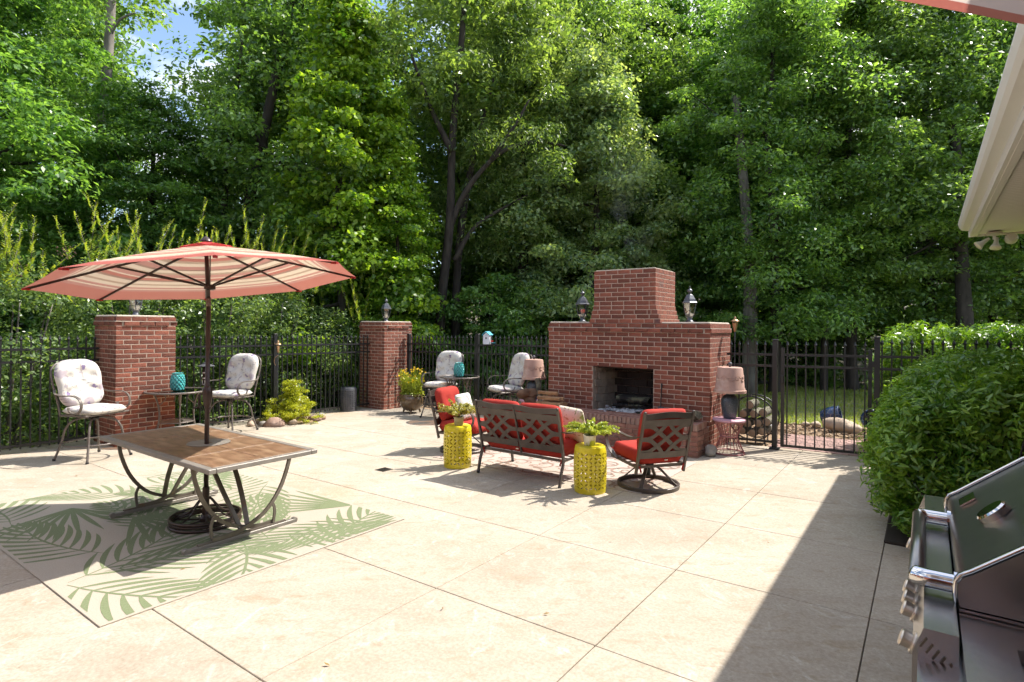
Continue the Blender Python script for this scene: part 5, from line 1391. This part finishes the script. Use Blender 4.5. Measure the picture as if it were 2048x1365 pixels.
torch('copper torch standing at the outer side of the fireplace', fpt(FW+.14, .72, 0), 1.70)
torch('copper torch top showing behind the fireplace shoulder', fpt(.22, FD+.16, 0), 1.85)
fd = thing('bird_feeder', 'dark hanging bird feeder with a disc roof behind the parasol pole', 'bird feeder', uv(-8.22, .78), 0)
MB().tube(catmull([(0, .12, 0), (0, .12, 1.05), (0, .10, 1.22), (0, .03, 1.25), (0, 0, 1.19), (0, 0, 1.14)], 5), .007, 6).build('hook', M['black_metal'], fd, True)
MB().lathe([(.001, 1.15), (.05, 1.135), (.055, 1.12), (.13, 1.09), (.132, 1.084), (.001, 1.10)], 24, cap=False).build('roof', M['grey_metal'], fd, angle=40)
MB().lathe([(.05, .78), (.05, 1.09)], 18).build('seed_tube', M['dark_bronze'], fd, True)
for z in (.78, .88, .97): MB().lathe([(.055, z), (.058, z+.008), (.055, z+.016)], 18).build('band', M['lampwhite'], fd)
MB().lathe([(.001, .76), (.075, .765), (.08, .78), (.001, .775)], 20, cap=False).build('tray', M['black_metal'], fd)
for k in range(5):
    a = k*1.257; MB().box((.052*math.cos(a), .052*math.sin(a), .83), (.008, .018, .06), rotm(z=a)).build('feed_port', M['lampwhite'], fd)
M['bird_white'] = mat('white painted wood', (.66, .68, .72), .6, col2=(.72, .74, .76), scale=8)
M['bird_teal'] = mat('turquoise painted roof', (.06, .36, .44), .5)
M['bird_red'] = mat('red feeder cup', (.55, .03, .03), .4)
bh = thing('bird_house', 'small white bird house with turquoise roof on the fence', 'bird house', uv(-5.62, 4.96, 1.42), ANG+.25)
MB().box((0, 0, .09), (.13, .13, .18)).build('walls', M['bird_white'], bh)
MB().prism([(-.065, .178), (.065, .178), (.0, .235)], .13, Matrix(((1, 0, 0, 0), (0, 0, -1, .065), (0, 1, 0, 0), (0, 0, 0, 1)))).build('gable', M['bird_white'], bh)
for s in (-1, 1): MB().box((s*.045, 0, .213), (.105, .18, .010), rotm(y=s*.72)).build('roof_board', M['bird_teal'], bh)
MB().lathe([(.001, 0), (.018, 0), (.018, .004), (.001, .004)], 14, (0, -.066, .12), cap=False, m=rotm(x=math.pi/2)).build('entrance', M['joint'], bh)
MB().box((.12, -.03, .03), (.10, .07, .010)).build('perch_shelf', M['bird_teal'], bh)
MB().lathe([(.001, 0), (.02, 0), (.024, .04), (.001, .038)], 12, (.11, -.03, .036), cap=False).build('cup', M['bird_red'], bh)

# ------------------------------------------------------------------ lime shrub with its ring of stones
bed = MB(); bed.blob((0, 0, 0), (.62, .46, .035), seed=4, rough=.15, n=(22, 6)); o = bed.build('planting_bed', M['mulch'], None, True); o.location = uv(-8.2, 2.22, .01); tag(o, kind='structure')
ls = thing('lime_shrub', 'chartreuse feathery shrub in a stone ring by the fence', 'shrub', uv(-8.02, 2.22, 0), 0); ls.scale = (.98, .98, .72)
rng = np.random.default_rng(6)
C, R = crown_clusters(rng, .06, .80, lambda t: .52*(1-t)**.9+.07, 150, .10, .7)
tris('foliage', leaves(rng, C, R, 120, .034, .42, up=.6, out=.6, droop=-.2, jit=.7), M['leaf_lime'], ls, 4)
sb_ = MB()
for k in range(14):
    a = k*.9; sb_.tube([(0, 0, 0), (.12*math.cos(a), .12*math.sin(a), .25), (.25*math.cos(a), .25*math.sin(a), .40)], [.012, .008, .003], 5)
sb_.build('stems', M['bark'], ls, True)
for i, (du, dv, r_, mt, lab) in enumerate([(.50, -.42, (.15, .11, .10), 'stone_red', 'largest reddish stone in front of the lime shrub'), (.30, -.55, (.07, .06, .05), 'stone', 'small grey stone left of the largest one in the shrub ring'), (.10, -.66, (.08, .06, .05), 'stone_tan', 'small tan stone at the chair end of the shrub ring'), (.60, -.12, (.07, .06, .05), 'stone_tan', 'tan stone hidden under the lime shrub fronds'),
                                           (.56, .36, (.10, .08, .06), 'stone_red', 'reddish flat stone at the patio side of the lime shrub'), (.48, .54, (.11, .08, .055), 'stone_red', 'dark flat stone at the outer end of the shrub ring'), (.28, .64, (.09, .07, .05), 'stone', 'grey stone closing the shrub ring near the fence'), (-.02, -.60, (.06, .05, .04), 'stone_red', 'small red stone nearest the bar chair in the shrub ring')]):
    rock(lab, uv(-8.25+du*.85, 2.20+dv, .03), r_, mt, 60+i, i*.8, 'stones round the lime shrub')
wt_ = thing('white_marker', 'white tube lying in the lime shrub', 'marker', uv(-8.1, 2.45, .34), 0)
MB().tube([(0, 0, -.1), (-.04, .02, .1)], .035, 12).build('tube', M['bird_white'], wt_, True)

# ------------------------------------------------------------------ crape myrtles behind the left fence
rng = np.random.default_rng(21)
def myrtle(u, v, h, label, seed, spikes=9):
    p = uv(u, v, -.2); e = thing('crape_myrtle', label, 'shrub', p, seed*1.3, 'crape myrtles behind the fence'); rng = np.random.default_rng(seed)
    C, R = crown_clusters(rng, .25, h*.82, dome(1.25, .3), 125, .34, .75)
    tris('foliage', leaves(rng, C, R, 110, .07, .5, up=.5, out=.6, droop=.05), M['leaf_myrtle'], e, 4)
    st = MB(); sv = []; sd = MB()
    for k in range(7):
        a = k*.9+seed; st.tube(catmull([(.1*math.cos(a), .1*math.sin(a), 0), (.35*math.cos(a), .35*math.sin(a), h*.35), (.6*math.cos(a), .6*math.sin(a), h*.7)], 4), [.028-.0025*i for i in range(9)], 6)
    for k in range(spikes):
        a = rng.uniform(0, 6.283); r0 = rng.uniform(.1, .95); z0 = h*rng.uniform(.70, .88); L = rng.uniform(.5, 1.25); ln = rng.normal(0, .22, 2)
        P0 = np.array([r0*math.cos(a), r0*math.sin(a), z0]); P1 = P0+np.array([ln[0], ln[1], L])
        st.tube([tuple(P0), tuple(P1)], [.006, .002], 4)
        nl = int(L/.030); T = np.linspace(0.0, 1, nl)
        for i, t in enumerate(T):
            b = P0+(P1-P0)*t; s = .11*(1-.5*t); an = (i % 2)*math.pi+i*.35+rng.normal(0, .2)
            for sgn in (0, math.pi):
                d = np.array([math.cos(an+sgn), math.sin(an+sgn), .75]); d /= np.linalg.norm(d); w = np.array([-math.sin(an+sgn), math.cos(an+sgn), 0])*s*.24
                sv += [b, b+d*s*.5+w, b+d*s, b+d*s*.5-w]
    for k in range(4):
        a = rng.uniform(0, 6.283); r0 = rng.uniform(.3, 1.0); c = (r0*math.cos(a), r0*math.sin(a), h*rng.uniform(.70, .88))
        for q_ in range(34): sd.blob((c[0]+rng.normal(0, .055), c[1]+rng.normal(0, .055), c[2]+rng.normal(0, .075)), (.013, .013, .014), rough=0, n=(5, 4))
    tag(tris('young_shoots', np.array(sv), M['leaf_shoot'], e, 4), kind='stuff'); st.build('stems', M['bark_pale'], e, True); tag(sd.build('seed_heads', M['seed'], e), kind='stuff')
    return e
for i, (u, v, h, lab) in enumerate([(-9.9, -4.6, 3.3, 'crape myrtle at the frame edge behind the fence'), (-9.95, -3.0, 3.35, 'crape myrtle left of the parasol behind the lone bar chair'), (-9.9, -1.4, 3.25, 'crape myrtle behind the left tip of the parasol'),
                                    (-10.0, .3, 3.6, 'crape myrtle directly behind the nearer brick pillar'), (-9.9, 1.7, 3.7, 'crape myrtle behind the parasol pole'), (-9.95, 3.0, 3.5, 'crape myrtle behind the right tip of the parasol'), (-10.05, 4.4, 2.5, 'low crape myrtle next to the far brick pillar')]):
    myrtle(u, v, h, lab, 100+i, 20 if i != 6 else 8)
# second row fills the gap under the trees
for i, (x, y, s, lab, k) in enumerate([(-13.5, 11.3, .9, 'dark leafy shrub behind the myrtles at the frame edge', 'under'), (-11.2, 12.8, 1.0, 'dark leafy shrub below the pale leaning trunk', 'under'), (-9.2, 14.2, 1.0, 'green layered shrub above the parasol', 'underl'), (-7.4, 14.6, .95, 'dark leafy shrub behind the parasol vent', 'under'),
                                       (-5.6, 15.6, .8, 'dark leafy shrub under the sweetgum tree', 'under'), (-2.6, 19.0, .9, 'dark shrub between trunk and pillar lantern', 'under'), (2.2, 20.0, 1.0, 'dark shrub right behind the chimney', 'under')]):
    tree(k, x, y, s, lab, name='forest_shrub', group='shrubs under the trees')

# ------------------------------------------------------------------ hedges
def hedge(name, label, u0, u1, v0, v1, h, n, seed, size=.085, per=70, grp=None, rnd=.32):
    e = thing(name, label, 'hedge', uv((u0+u1)/2, (v0+v1)/2, 0), ANG, grp); rng = np.random.default_rng(seed)
    W, D = u1-u0, v1-v0
    C = np.c_[rng.uniform(-.5, .5, n)*W, rng.uniform(-.5, .5, n)*D, rng.uniform(.12, 1, n)*h]
    # push towards the surface, round the shoulders
    k = rng.integers(0, 5, n)
    C[k == 0, 0] = -W/2+rng.normal(0, .05, (k == 0).sum()); C[k == 1, 1] = -D/2+rng.normal(0, .05, (k == 1).sum()); C[k == 2, 2] = h+rng.normal(0, .05, (k == 2).sum()); C[k == 3, 0] = W/2
    edge = np.maximum(np.abs(C[:, 0])/(W/2), np.abs(C[:, 1])/(D/2))
    C[:, 2] -= np.where((edge > .8) & (C[:, 2] > h*.75), (edge-.8)*rnd*h*.8, 0)
    if rnd > .2:
        zm = h*(1-.40*np.exp(-(C[:, 0]+W/2)/.22)-.12*np.exp(-(C[:, 1]+D/2)/.3)); C[:, 2] = np.minimum(C[:, 2], zm+rng.normal(0, .04, n))
    C[:, 0] += .07*np.sin(C[:, 1]*5)*np.sign(C[:, 0]); low = C[:, 2] < .35*h; C[low, 0] *= .90
    R = np.full((n, 3), .13)*rng.uniform(.7, 1.25, (n, 1))
    tris('foliage', leaves(rng, C, R, per, size, .30, up=.55, out=.9, droop=-.35, jit=.5), M['leaf_hedge'], e, 4)
    st = MB()
    for q_ in range(int(n/9)):
        c = C[rng.integers(0, n)]; st.tube([(c[0]*.35, c[1]*.96, 0), (c[0]*.6, c[1], c[2]*.5), tuple(c)], [.014, .010, .004], 5)
    st.build('stems', M['bark'], e, True); return e
hedge('evergreen_hedge', 'large glossy evergreen hedge in house shade beside the grill', 1.15, 2.34, 1.55, 4.55, 1.34, 850, 5, .068, 115)
hedge('evergreen_hedge', 'sunlit trimmed hedge beyond the fence under the eave',   .95, 3.6, 5.30, 6.40, 1.60, 420, 6, .08, 70, rnd=.1)

hbed = MB().box((0, 0, .012), (1.25, 3.2, .03), ch=.01).build('hedge_bed', M['soil'], None); hbed.matrix_world = patio_matrix(1.76, 3.05, 0); tag(hbed, kind='structure')
fl_ = np.random.default_rng(44); lv_ = []
for k in range(45):
    u, v = fl_.uniform(-7.5, 1.6), fl_.uniform(-3.6, 4.4); p = np.array(uv(u, v, .012)); a = fl_.uniform(0, 6.28); s_ = fl_.uniform(.008, .022)
    d = np.array([math.cos(a), math.sin(a), fl_.normal(0, .2)])*s_; w = np.array([-math.sin(a), math.cos(a), fl_.normal(0, .3)])*s_*.4
    lv_ += [p-d, p+w, p+d, p-w]
M['dry_leaf'] = leafmat('dry leaf', (.16, .09, .03), (.30, .20, .07), trans=.2, tcol=(1, 1, 1))
tag(tris('fallen_leaves', np.array(lv_), M['dry_leaf'], None, 4), 'scattered small dry leaves on the concrete', 'leaves', kind='stuff')

# ------------------------------------------------------------------ behind the gate
M['blue_glaze'] = mat('blue glazed pot', (.012, .03, .09), .2, col2=(.025, .055, .15), scale=6, coat=.5)
def tipped(label, loc, r, rot):
    e = thing('glazed_pot', label, 'pot', loc, 0, 'tipped glazed pots in the mulch'); e.rotation_euler = rot
    MB().lathe([(.001, -r*.9), (r*.55, -r*.9), (r*.75, -r*.6), (r*.95, 0), (r, r*.5), (r*.92, r*.8), (r*1.02, r*.86), (r*1.0, r*.92), (r*.85, r*.88), (r*.85, r*.4), (r*.6, -r*.6), (.001, -r*.75)], 28, cap=False).build('body', M['blue_glaze'], e, angle=50)
    MB().lathe([(r*1.0, r*.80), (r*1.06, r*.85), (r*1.0, r*.92)], 28, cap=False).build('rim', M['blue_glaze'], e, angle=50)
    return e
tipped('blue glazed pot lying on its side behind the gate', gp(5.82, 10.4, .14), .175, (math.radians(80), 0, .9))
tipped('small dark glazed pot tipped beside the pale boulder', gp(6.28, 10.0, .13), .16, (math.radians(75), 0, -.3))
rock('pale rounded boulder in the mulch behind the gate', gp(5.68, 9.75, .08), (.30, .18, .14), 'stone_tan', 5, -.5, name='boulder')
for i, (x, y, r_, lab) in enumerate([(5.25, 10.2, .08, 'small white stone left of the blue pot'), (5.42, 10.15, .10, 'small tan stone against the blue pot')]): rock(lab, gp(x, y, .03), (r_, r_*.7, r_*.6), 'stone_tan', 70+i, i, name='garden_stone')
pl = thing('path_light', 'white mushroom path light behind the gate post', 'path light', gp(3.98, 8.85), 0)
MB().tube([(0, 0, -.05), (0, 0, .22)], .011, 8).build('stake', M['dark_bronze'], pl)
MB().lathe([(.062, .20), (.064, .215), (.05, .25), (.03, .285), (.008, .30), (.001, .30)], 16).build('hood', M['bird_white'], pl, True)
# fire wood rack behind the fence
wr = thing('log_rack', 'round black hoop holding firewood behind the fence', 'log rack', uv(-.74, 5.40), ANG)
for y in (-.14, .14): MB().tube([(.33*math.cos(t*math.pi/18), y, .36+.33*math.sin(t*math.pi/18)) for t in range(37)], .011, 7).build('hoop', M['black_metal'], wr, True)
for a in (3.6, 4.7, 5.8): MB().tube([(.33*math.cos(a), -.14, .36+.33*math.sin(a)), (.33*math.cos(a), .14, .36+.33*math.sin(a))], .009, 6).build('cross_bar', M['black_metal'], wr)
for s in (-1, 1): MB().tube([(s*.18, -.14, .09), (s*.2, -.14, -.05)], .011, 6).build('leg', M['black_metal'], wr)
M['cut_end'] = mat('pale sawn log', (.36, .26, .17), .9, col2=(.52, .42, .30), scale=12)
k = 0
for (x, z) in [(-.13, .16), (.02, .14), (.16, .18), (-.19, .29), (-.05, .28), (.1, .30), (.22, .33), (-.11, .42), (.04, .43), (.17, .46), (-.02, .56)]:
    p = uv(-.74, 5.40)+Vector((UX*x, UY*x, z))
    lg_ = thing('firewood_log', 'sawn log %s in the black hoop rack' % ['at the bottom left', 'at the bottom middle', 'at the bottom right', 'leftmost of the second row', 'left of centre in the second row', 'right of centre in the second row', 'rightmost of the second row', 'left in the third row', 'in the middle of the third row', 'right in the third row', 'on top of the pile'][k], 'firewood', p, ANG, 'logs in the hoop rack')
    MB().lathe([(.06, -.19), (.064, -.17), (.066, 0), (.062, .17), (.058, .19)], 11, m=rotm(x=math.pi/2)).build('bark', M['logbark'], lg_, angle=40)
    MB().lathe([(.001, -.1935), (.055, -.1925)], 11, m=rotm(x=-math.pi/2), cap=False).build('cut_face', M['cut_end'], lg_)
    MB().lathe([(.001, .1935), (.055, .1925)], 11, m=rotm(x=-math.pi/2), cap=False).build('cut_face', M['cut_end'], lg_); k += 1

# ------------------------------------------------------------------ thin smoke drifting off the flue
sm = bpy.data.materials.new('thin smoke'); sm.use_nodes = True; N_, L_ = sm.node_tree.nodes, sm.node_tree.links
N_.remove(N_['Principled BSDF']); pv = N_.new('ShaderNodeVolumePrincipled'); pv.inputs['Color'].default_value = (.80, .86, .95, 1); 
tcs = N_.new('ShaderNodeTexCoord'); sep = N_.new('ShaderNodeSeparateXYZ'); L_.new(tcs.outputs['Generated'], sep.inputs[0])
vm = N_.new('ShaderNodeVectorMath'); vm.operation = 'SUBTRACT'; vm.inputs[1].default_value = (.5, .5, 0); L_.new(tcs.outputs['Generated'], vm.inputs[0])
vx = N_.new('ShaderNodeVectorMath'); vx.operation = 'MULTIPLY'; vx.inputs[1].default_value = (1, 1, 0); L_.new(vm.outputs[0], vx.inputs[0])
ln = N_.new('ShaderNodeVectorMath'); ln.operation = 'LENGTH'; L_.new(vx.outputs[0], ln.inputs[0])
ra_ = N_.new('ShaderNodeMapRange'); ra_.inputs['From Min'].default_value = .42; ra_.inputs['From Max'].default_value = 0; ra_.inputs['To Max'].default_value = 1; L_.new(ln.outputs['Value'], ra_.inputs[0])
fz = N_.new('ShaderNodeMapRange'); fz.inputs['From Min'].default_value = 1; fz.inputs['From Max'].default_value = .15; L_.new(sep.outputs['Z'], fz.inputs[0])
ns = N_.new('ShaderNodeTexNoise'); ns.inputs['Scale'].default_value = 2.2; ns.inputs['Detail'].default_value = 3; L_.new(tcs.outputs['Object'], ns.inputs['Vector'])
nr_ = N_.new('ShaderNodeMapRange'); nr_.inputs['From Min'].default_value = .42; nr_.inputs['From Max'].default_value = .7; L_.new(ns.outputs[0], nr_.inputs[0])
m1_ = N_.new('ShaderNodeMath'); m1_.operation = 'MULTIPLY'; L_.new(ra_.outputs[0], m1_.inputs[0]); L_.new(fz.outputs[0], m1_.inputs[1])
m2_ = N_.new('ShaderNodeMath'); m2_.operation = 'MULTIPLY'; L_.new(m1_.outputs[0], m2_.inputs[0]); L_.new(nr_.outputs[0], m2_.inputs[1])
m3_ = N_.new('ShaderNodeMath'); m3_.operation = 'MULTIPLY'; m3_.inputs[1].default_value = .16; L_.new(m2_.outputs[0], m3_.inputs[0]); L_.new(m3_.outputs[0], pv.inputs['Density'])
L_.new(pv.outputs[0], N_['Material Output'].inputs['Volume'])
smk = MB(); nsm = 14; rings = []
for i in range(15):
    t = i/14; rr = .16+.55*t; cx_ = -.25*t+.10*math.sin(t*7); cy_ = .25*t
    for j in range(nsm):
        a = 2*math.pi*j/nsm; w = rr*(1+.22*math.sin(a*3+t*8)+.12*math.sin(a*5-t*11)); smk.v.append((cx_+w*math.cos(a), cy_+w*.8*math.sin(a), t*2.4))
for i in range(14):
    for j in range(nsm): q_ = (j+1) % nsm; smk.f.append((i*nsm+j, i*nsm+q_, (i+1)*nsm+q_, (i+1)*nsm+j))
smk.f.append(tuple(range(nsm))[::-1]); smk.f.append(tuple(14*nsm+j for j in range(nsm)))
o = smk.build('smoke', sm, None, True); o.location = fpt(CX0+.5, .4, zt+.06); tag(o, 'faint bluish smoke drifting up from the chimney', 'smoke', kind='stuff')

# ------------------------------------------------------------------ gas grill
M['steel'] = mat('brushed stainless steel', (.44, .43, .42), .27, 1.0, col2=(.50, .49, .48), scale=10, stretch=(1, 40, 1), contrast=(.3, .7))
M['chrome'] = mat('polished steel', (.62, .61, .60), .08, 1.0)
M['hood'] = mat('brushed dark hood', (.28, .275, .265), .30, .9, col2=(.32, .315, .305), scale=6)
gl = thing('gas_grill', 'stainless gas grill with dark hood at the patio edge', 'grill', uv(1.38, -2.45, 0), ANG)
# local: x = away from the cook, y along the front (towards the hedge), z up
G0, G1 = .61, 1.60     # hood extent along y
def xz_prism(poly, y0, y1): 
    return Matrix(((1, 0, 0, 0), (0, 0, -1, y1), (0, 1, 0, 0), (0, 0, 0, 1))), y1-y0
def extr(poly, y0, y1, name, mt, ch=None, angle=None):
    m, L = xz_prism(poly, y0, y1); return MB().prism(poly, L, m).build(name, M[mt], gl, angle=angle)
extr([(.0, .12), (.60, .12), (.60, .70), (.0, .70)], G0, G1, 'cart_body', 'steel')
extr([(-.012, .70), (.085, .70), (.085, .872), (.012, .872), (-.012, .80)], .40, G1+.28, 'control_panel', 'steel')
extr([(.092, .70), (.62, .70), (.62, .862), (.092, .862)], G0+.003, G1-.003, 'firebox', 'steel')
hp = [(.094, .868), (.090, .89), (.090, .930)]+[(.10+.012*k, .950+.008*k) for k in range(3)]+[(.33, 1.135), (.40, 1.175), (.48, 1.19), (.56, 1.175), (.61, 1.13), (.625, 1.05), (.625, .868)]
extr(hp, G0+.022, G1-.022, 'hood', 'hood', angle=35)
for y in (G0, G1-.02): extr(hp, y, y+.021, 'hood_side', 'steel')
sp_ = [(p[0]-.006, p[1]+.004) for p in hp[:-1]]
for y in (G0+.011, G1-.011): MB().tube([(p[0], y, p[1]) for p in sp_], .007, 6).build('hood_trim', M['chrome'], gl, True)
hx, hzz = -.005, .912; 
MB().tube([(hx, G0+.05, hzz), (hx, G1-.25, hzz)], .022, 14).build('handle_bar', M['hood'], gl, True)
for y in (G0+.05, G1-.25):
    MB().tube(catmull([(.10, y, hzz), (.05, y, hzz), (.012, y, hzz), (hx-.004, y+(.012 if y < 1 else -.012), hzz)], 4), .027, 14).build('handle_bracket', M['chrome'], gl, True)
    MB().lathe([(.034, 0), (.034, .012)], 16, (.094, y, hzz), m=rotm(y=-math.pi/2)).build('handle_collar', M['chrome'], gl)
nrm = Vector((-.70, 0, .72)).normalized(); q_ = nrm.to_track_quat('Z', 'Y').to_matrix()
MB().lathe([(.05, 0), (.05, .022), (.044, .028), (.001, .028)], 26, (.205, .5*(G0+G1)-.06, 1.032), m=q_, cap=False).build('thermometer', M['chrome'], gl, angle=40)
MB().box((.145, G1-.20, .990), (.06, .10, .006), rotm(y=-.72)).build('name_plate', M['chrome'], gl)
nm = Vector((-.95, 0, .3)).normalized(); qk = nm.to_track_quat('Z', 'Y').to_matrix()
M['knob'] = mat('satin knob', (.60, .53, .45), .3, .8)
for y in (.455, .66, .75, .84, 1.3):
    MB().lathe([(.030, 0), (.028, .008), (.020, .010), (.023, .032), (.020, .036), (.001, .036)], 22, (-.006, y, .80), m=qk, cap=False).build('knob', M['knob'], gl, angle=40)
# side shelf with recessed burner
extr([(.092, .80), (.60, .80), (.60, .852), (.092, .852)], .02, .12, 'shelf_front', 'steel')
extr([(.092, .80), (.60, .80), (.60, .852), (.092, .852)], .46, G0-.004, 'shelf_back', 'steel')
extr([(.092, .80), (.20, .80), (.20, .852), (.092, .852)], .121, .459, 'shelf_edge', 'steel')
extr([(.52, .80), (.60, .80), (.60, .852), (.52, .852)], .121, .459, 'shelf_edge', 'steel')
MB().box((.36, .29, .812), (.31, .33, .012)).build('burner_tray', M['steel'], gl)
MB().lathe([(.001, .845), (.04, .843), (.05, .83), (.05, .82)], 20, (.36, .29, 0)).build('burner', M['black_metal'], gl, angle=40)
for k in range(3): MB().box((.36, .20+k*.09, .848), (.30, .010, .010)).build('grid_bar', M['black_metal'], gl)
for k in range(5): MB().box((.012+k*.013, .3985, .835-k*.012), (.005, .004, .028), rotm(y=.5)).build('vent_slot', M['joint'], gl)
extr([(.0, .12), (.60, .12), (.60, .795), (.0, .795)], .04, G0-.006, 'side_cabinet', 'steel')
for y in (.08, G1-.08):
    for x in (.06, .54): MB().lathe([(.035, -.02), (.035, .02)], 16, (x, y, .035), m=rotm(x=math.pi/2)).build('caster', M['black_metal'], gl); 
for y in (.08, G1-.08):
    for x in (.06, .54): MB().box((x, y, .095), (.03, .05, .07)).build('caster_fork', M['steel'], gl)

# ------------------------------------------------------------------ small pieces hang on the part that carries them
RULES = {'post_lantern': [('finial', 'roof'), ('roof_rim', 'roof'), ('rib', 'pane')], 'clay_pot_lamp': [('relief_scroll', 'shade'), ('knob', 'shade')], 'turquoise_vase': [('scale', 'body')], 'garden_torch': [('strut', 'oil_cup')],
         'bird_house': [('entrance', 'walls'), ('cup', 'perch_shelf')], 'gas_grill': [('knob', 'control_panel'), ('vent_slot', 'control_panel'), ('handle_bracket', 'handle_bar'), ('handle_collar', 'handle_bar'), ('thermometer', 'hood'), ('name_plate', 'hood'), ('hood_trim', 'hood'), ('burner', 'burner_tray'), ('grid_bar', 'burner_tray')],
         'striped_parasol': [('crank_handle', 'crank_housing'), ('strut', 'rib'), ('rib_pocket', 'canopy_panel'), ('tilt_collar', 'pole')], 'flood_light': [('lens', 'lamp_head')], 'patio_table': [('runner_cap', 'runner'), ('brace', 'leg')],
         'garden_settee': [('finial', 'back_post'), ('foot', 'back_post')], 'swivel_chair': [('finial', 'back_post')], 'bar_chair': [('foot', 'leg'), ('arm_bracket', 'armrest')], 'bistro_table': [('scroll', 'leg')],
         'house': [('gutter', 'fascia'), ('window_pane', 'window_frame')], 'picket_gate': [('latch', 'stile'), ('hinge', 'stile')], 'potted_fern': [('soil', 'pot')], 'flower_pot': [('foot', 'pot'), ('handle', 'pot'), ('flower_eyes', 'petals')], 'bird_feeder': [('feed_port', 'seed_tube'), ('band', 'seed_tube')], 'gas_': []}
base_of = lambda n: n.split('.')[0]
def mid(o):
    c = np.array([v[:] for v in o.bound_box]); return c.mean(0)
tops = [o for o in bpy.data.objects if o.parent is None and base_of(o.name) in RULES]
for t in tops:
    kids = list(t.children)
    for c, p in RULES[base_of(t.name)]:
        ps = [k for k in kids if base_of(k.name) == p and k.location.length < 1e-6]
        if not ps: continue
        pm_ = [mid(k) for k in ps]
        for k in kids:
            if base_of(k.name) == c and k.location.length < 1e-6:
                m_ = mid(k); k.parent = ps[int(np.argmin([np.linalg.norm(m_-q) for q in pm_]))]
